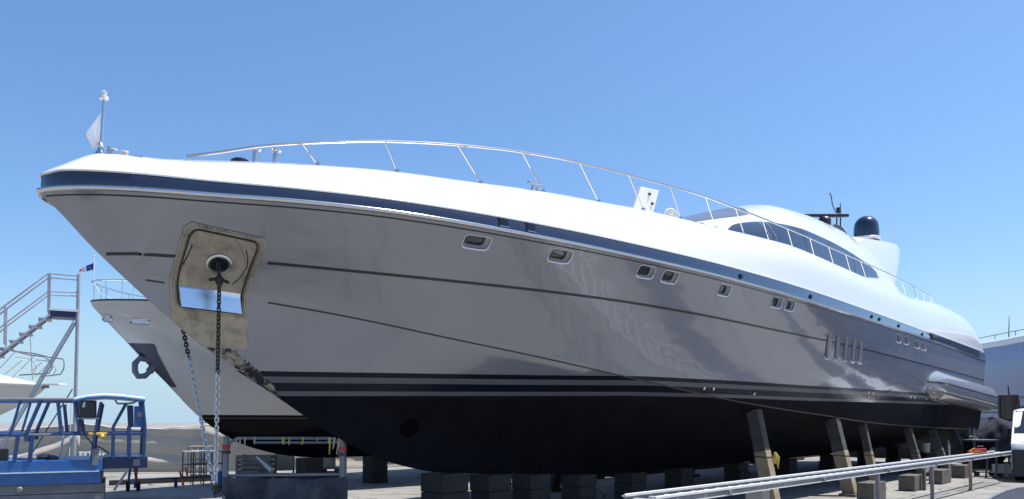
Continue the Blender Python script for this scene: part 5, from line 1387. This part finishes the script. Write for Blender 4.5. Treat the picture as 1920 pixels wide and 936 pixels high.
q = at(606, 868, 22.6); b = MB(); b.box((0, 0, .15), (.62, .5, .30)); b.box((0, 0, .31), (.66, .54, .03)); o_ = tag(b.build('canvas_box', M_beige, bevel=.015), 'beige box resting on the pallets between two pillars', 'box'); o_.location = (q.x, q.y, .275)
q = at(497, 872, 19.3); b = MB(); a_ = at(481, 857, 19.4) - q; c_ = at(511, 884, 19.0) - q; b.tube([a_, c_], [.02, .06], 10); o_ = tag(b.build('white_pipe', M_white2, smooth=True), 'white pipe leaning against the slatted crate', 'pipe'); o_.location = q
q = at(437, 889, 19.2); b = MB(); b.lathe([(.17, 0), (.19, .12), (.2, .13), (.18, .135), (.17, .02)], (0, 0, 0), 18); o_ = tag(b.build('blue_tub', M_blue, smooth=True), 'low blue tub on the ground left of the slatted crate', 'tub'); o_.location = (q.x, q.y, .002)
q = at(414, 880, 18.4); gb = empty('gas_bottle', (q.x, q.y, .05), 0, 'blue gas bottle with pale cap near the end of the chains', 'gas bottle')
b = MB(); b.lathe([(.085, 0), (.09, .02), (.09, .30), (.07, .36), (.03, .38)], (0, 0, 0), 16); b.build('cylinder', M_blue, gb, smooth=True)
b = MB(); b.lathe([(.05, .36), (.05, .46), (.03, .48)], (0, 0, 0), 12); b.build('cap', M_white2, gb, smooth=True)
b = MB(); b.box((0, 0, -.03), (.3, .3, .04)); b.build('base', M_wood_dark, gb)
def rack(u0, u1, vt, vb, Y, lab, m1, m2):
    a_, c_ = at(u0, vb, Y), at(u1, vb, Y); zt2 = at(u0, vt, Y).z; r = empty('trestle_rack', (a_.x, a_.y, 0), 0, lab, 'rack', 'trestle racks by the fence'); w = c_.x - a_.x
    for x in (0, w * .33, w * .66, w):
        for y in (0, .5): b = MB(); b.tube([(x, y, 0), (x, y, zt2)], .018, 6); b.build('upright', m1, r)
    for z in (zt2, zt2 * .62, zt2 * .25):
        for y in (0, .5): b = MB(); b.tube([(0, y, z), (w, y, z)], .018, 6); b.build('cross_bar', m2 if z == zt2 else m1, r)
    for x in (0, w): b = MB(); b.tube([(x, 0, zt2), (x, .5, zt2)], .018, 6); b.build('end_bar', m1, r)
    b = MB(); b.beam((-.06, -.02, zt2 * .4), (.04, -.02, 0), .04, .03, up=(0, 1, 0)); b.build('red_leg', M_red, r)
rack(342, 402, 847, 900, 19.5, 'rusty brown tube rack standing behind the two chains', M_brown, M_alu)
rack(352, 385, 838, 885, 20.9, 'grey tube rack behind the rusty rack', M_galv, M_wood)
rack(147, 172, 849, 866, 21.0, 'small pale tube rack seen through the blue lift', M_galv, M_alu)
# hand truck in blue with white and red pieces, right of the lift
q = at(240, 908, 17.8); ht = empty('hand_truck', (q.x, q.y, 0), .2, 'blue hand truck with red and white pole by the end of the lift', 'hand truck')
b = MB(); b.tube([(0, 0, .12), (.06, .0, .75)], .03, 8); b.tube([(.15, 0, .12), (.20, 0, .75)], .03, 8); b.tube([(.06, 0, .75), (.20, 0, .75)], .03, 8); b.build('frame', M_blue, ht)
b = MB(); b.beam((.20, -.05, .2), (.12, -.05, .78), .05, .05); b.build('red_white_pole', M_red, ht); b = MB(); b.beam((-.28, -.05, .03), (-.02, -.05, .45), .07, .04); b.build('white_board', M_white2, ht)
for x in (0, .22): b = MB(); b.lathe([(.03, -.04), (.11, -.04), (.12, 0), (.11, .04), (.03, .04)], (x, 0, .122), 14, Vector((1, .2, 0)).to_track_quat('Z', 'Y').to_matrix()); b.build('wheel', M_tyre, ht, smooth=True)
# long blue pipe and kerb timber lying before the fence
a_, c_ = at(246, 899, 18.6), at(412, 893, 19.0); b = MB(); b.tube([Vector((a_.x, a_.y, .20)), Vector((c_.x, c_.y, .26))], .022, 8)
for t in (.05, .5, .95): p = a_.lerp(c_, t); b.box((p.x, p.y, .105), (.06, .06, .205))
tag(b.build('blue_pipe', M_blue_d, smooth=True), 'long dark blue pipe on low feet in front of the fence', 'pipe')
a_, c_ = on_ground(205, 910), on_ground(415, 901); b = MB(); b.beam(Vector((a_.x, a_.y, .062)), Vector((c_.x, c_.y, .062)), .16, .12); tag(b.build('ground_beam', M_wood_dark, bevel=.01), 'dark timber beam lying on the concrete below the blue pipe', 'beam')
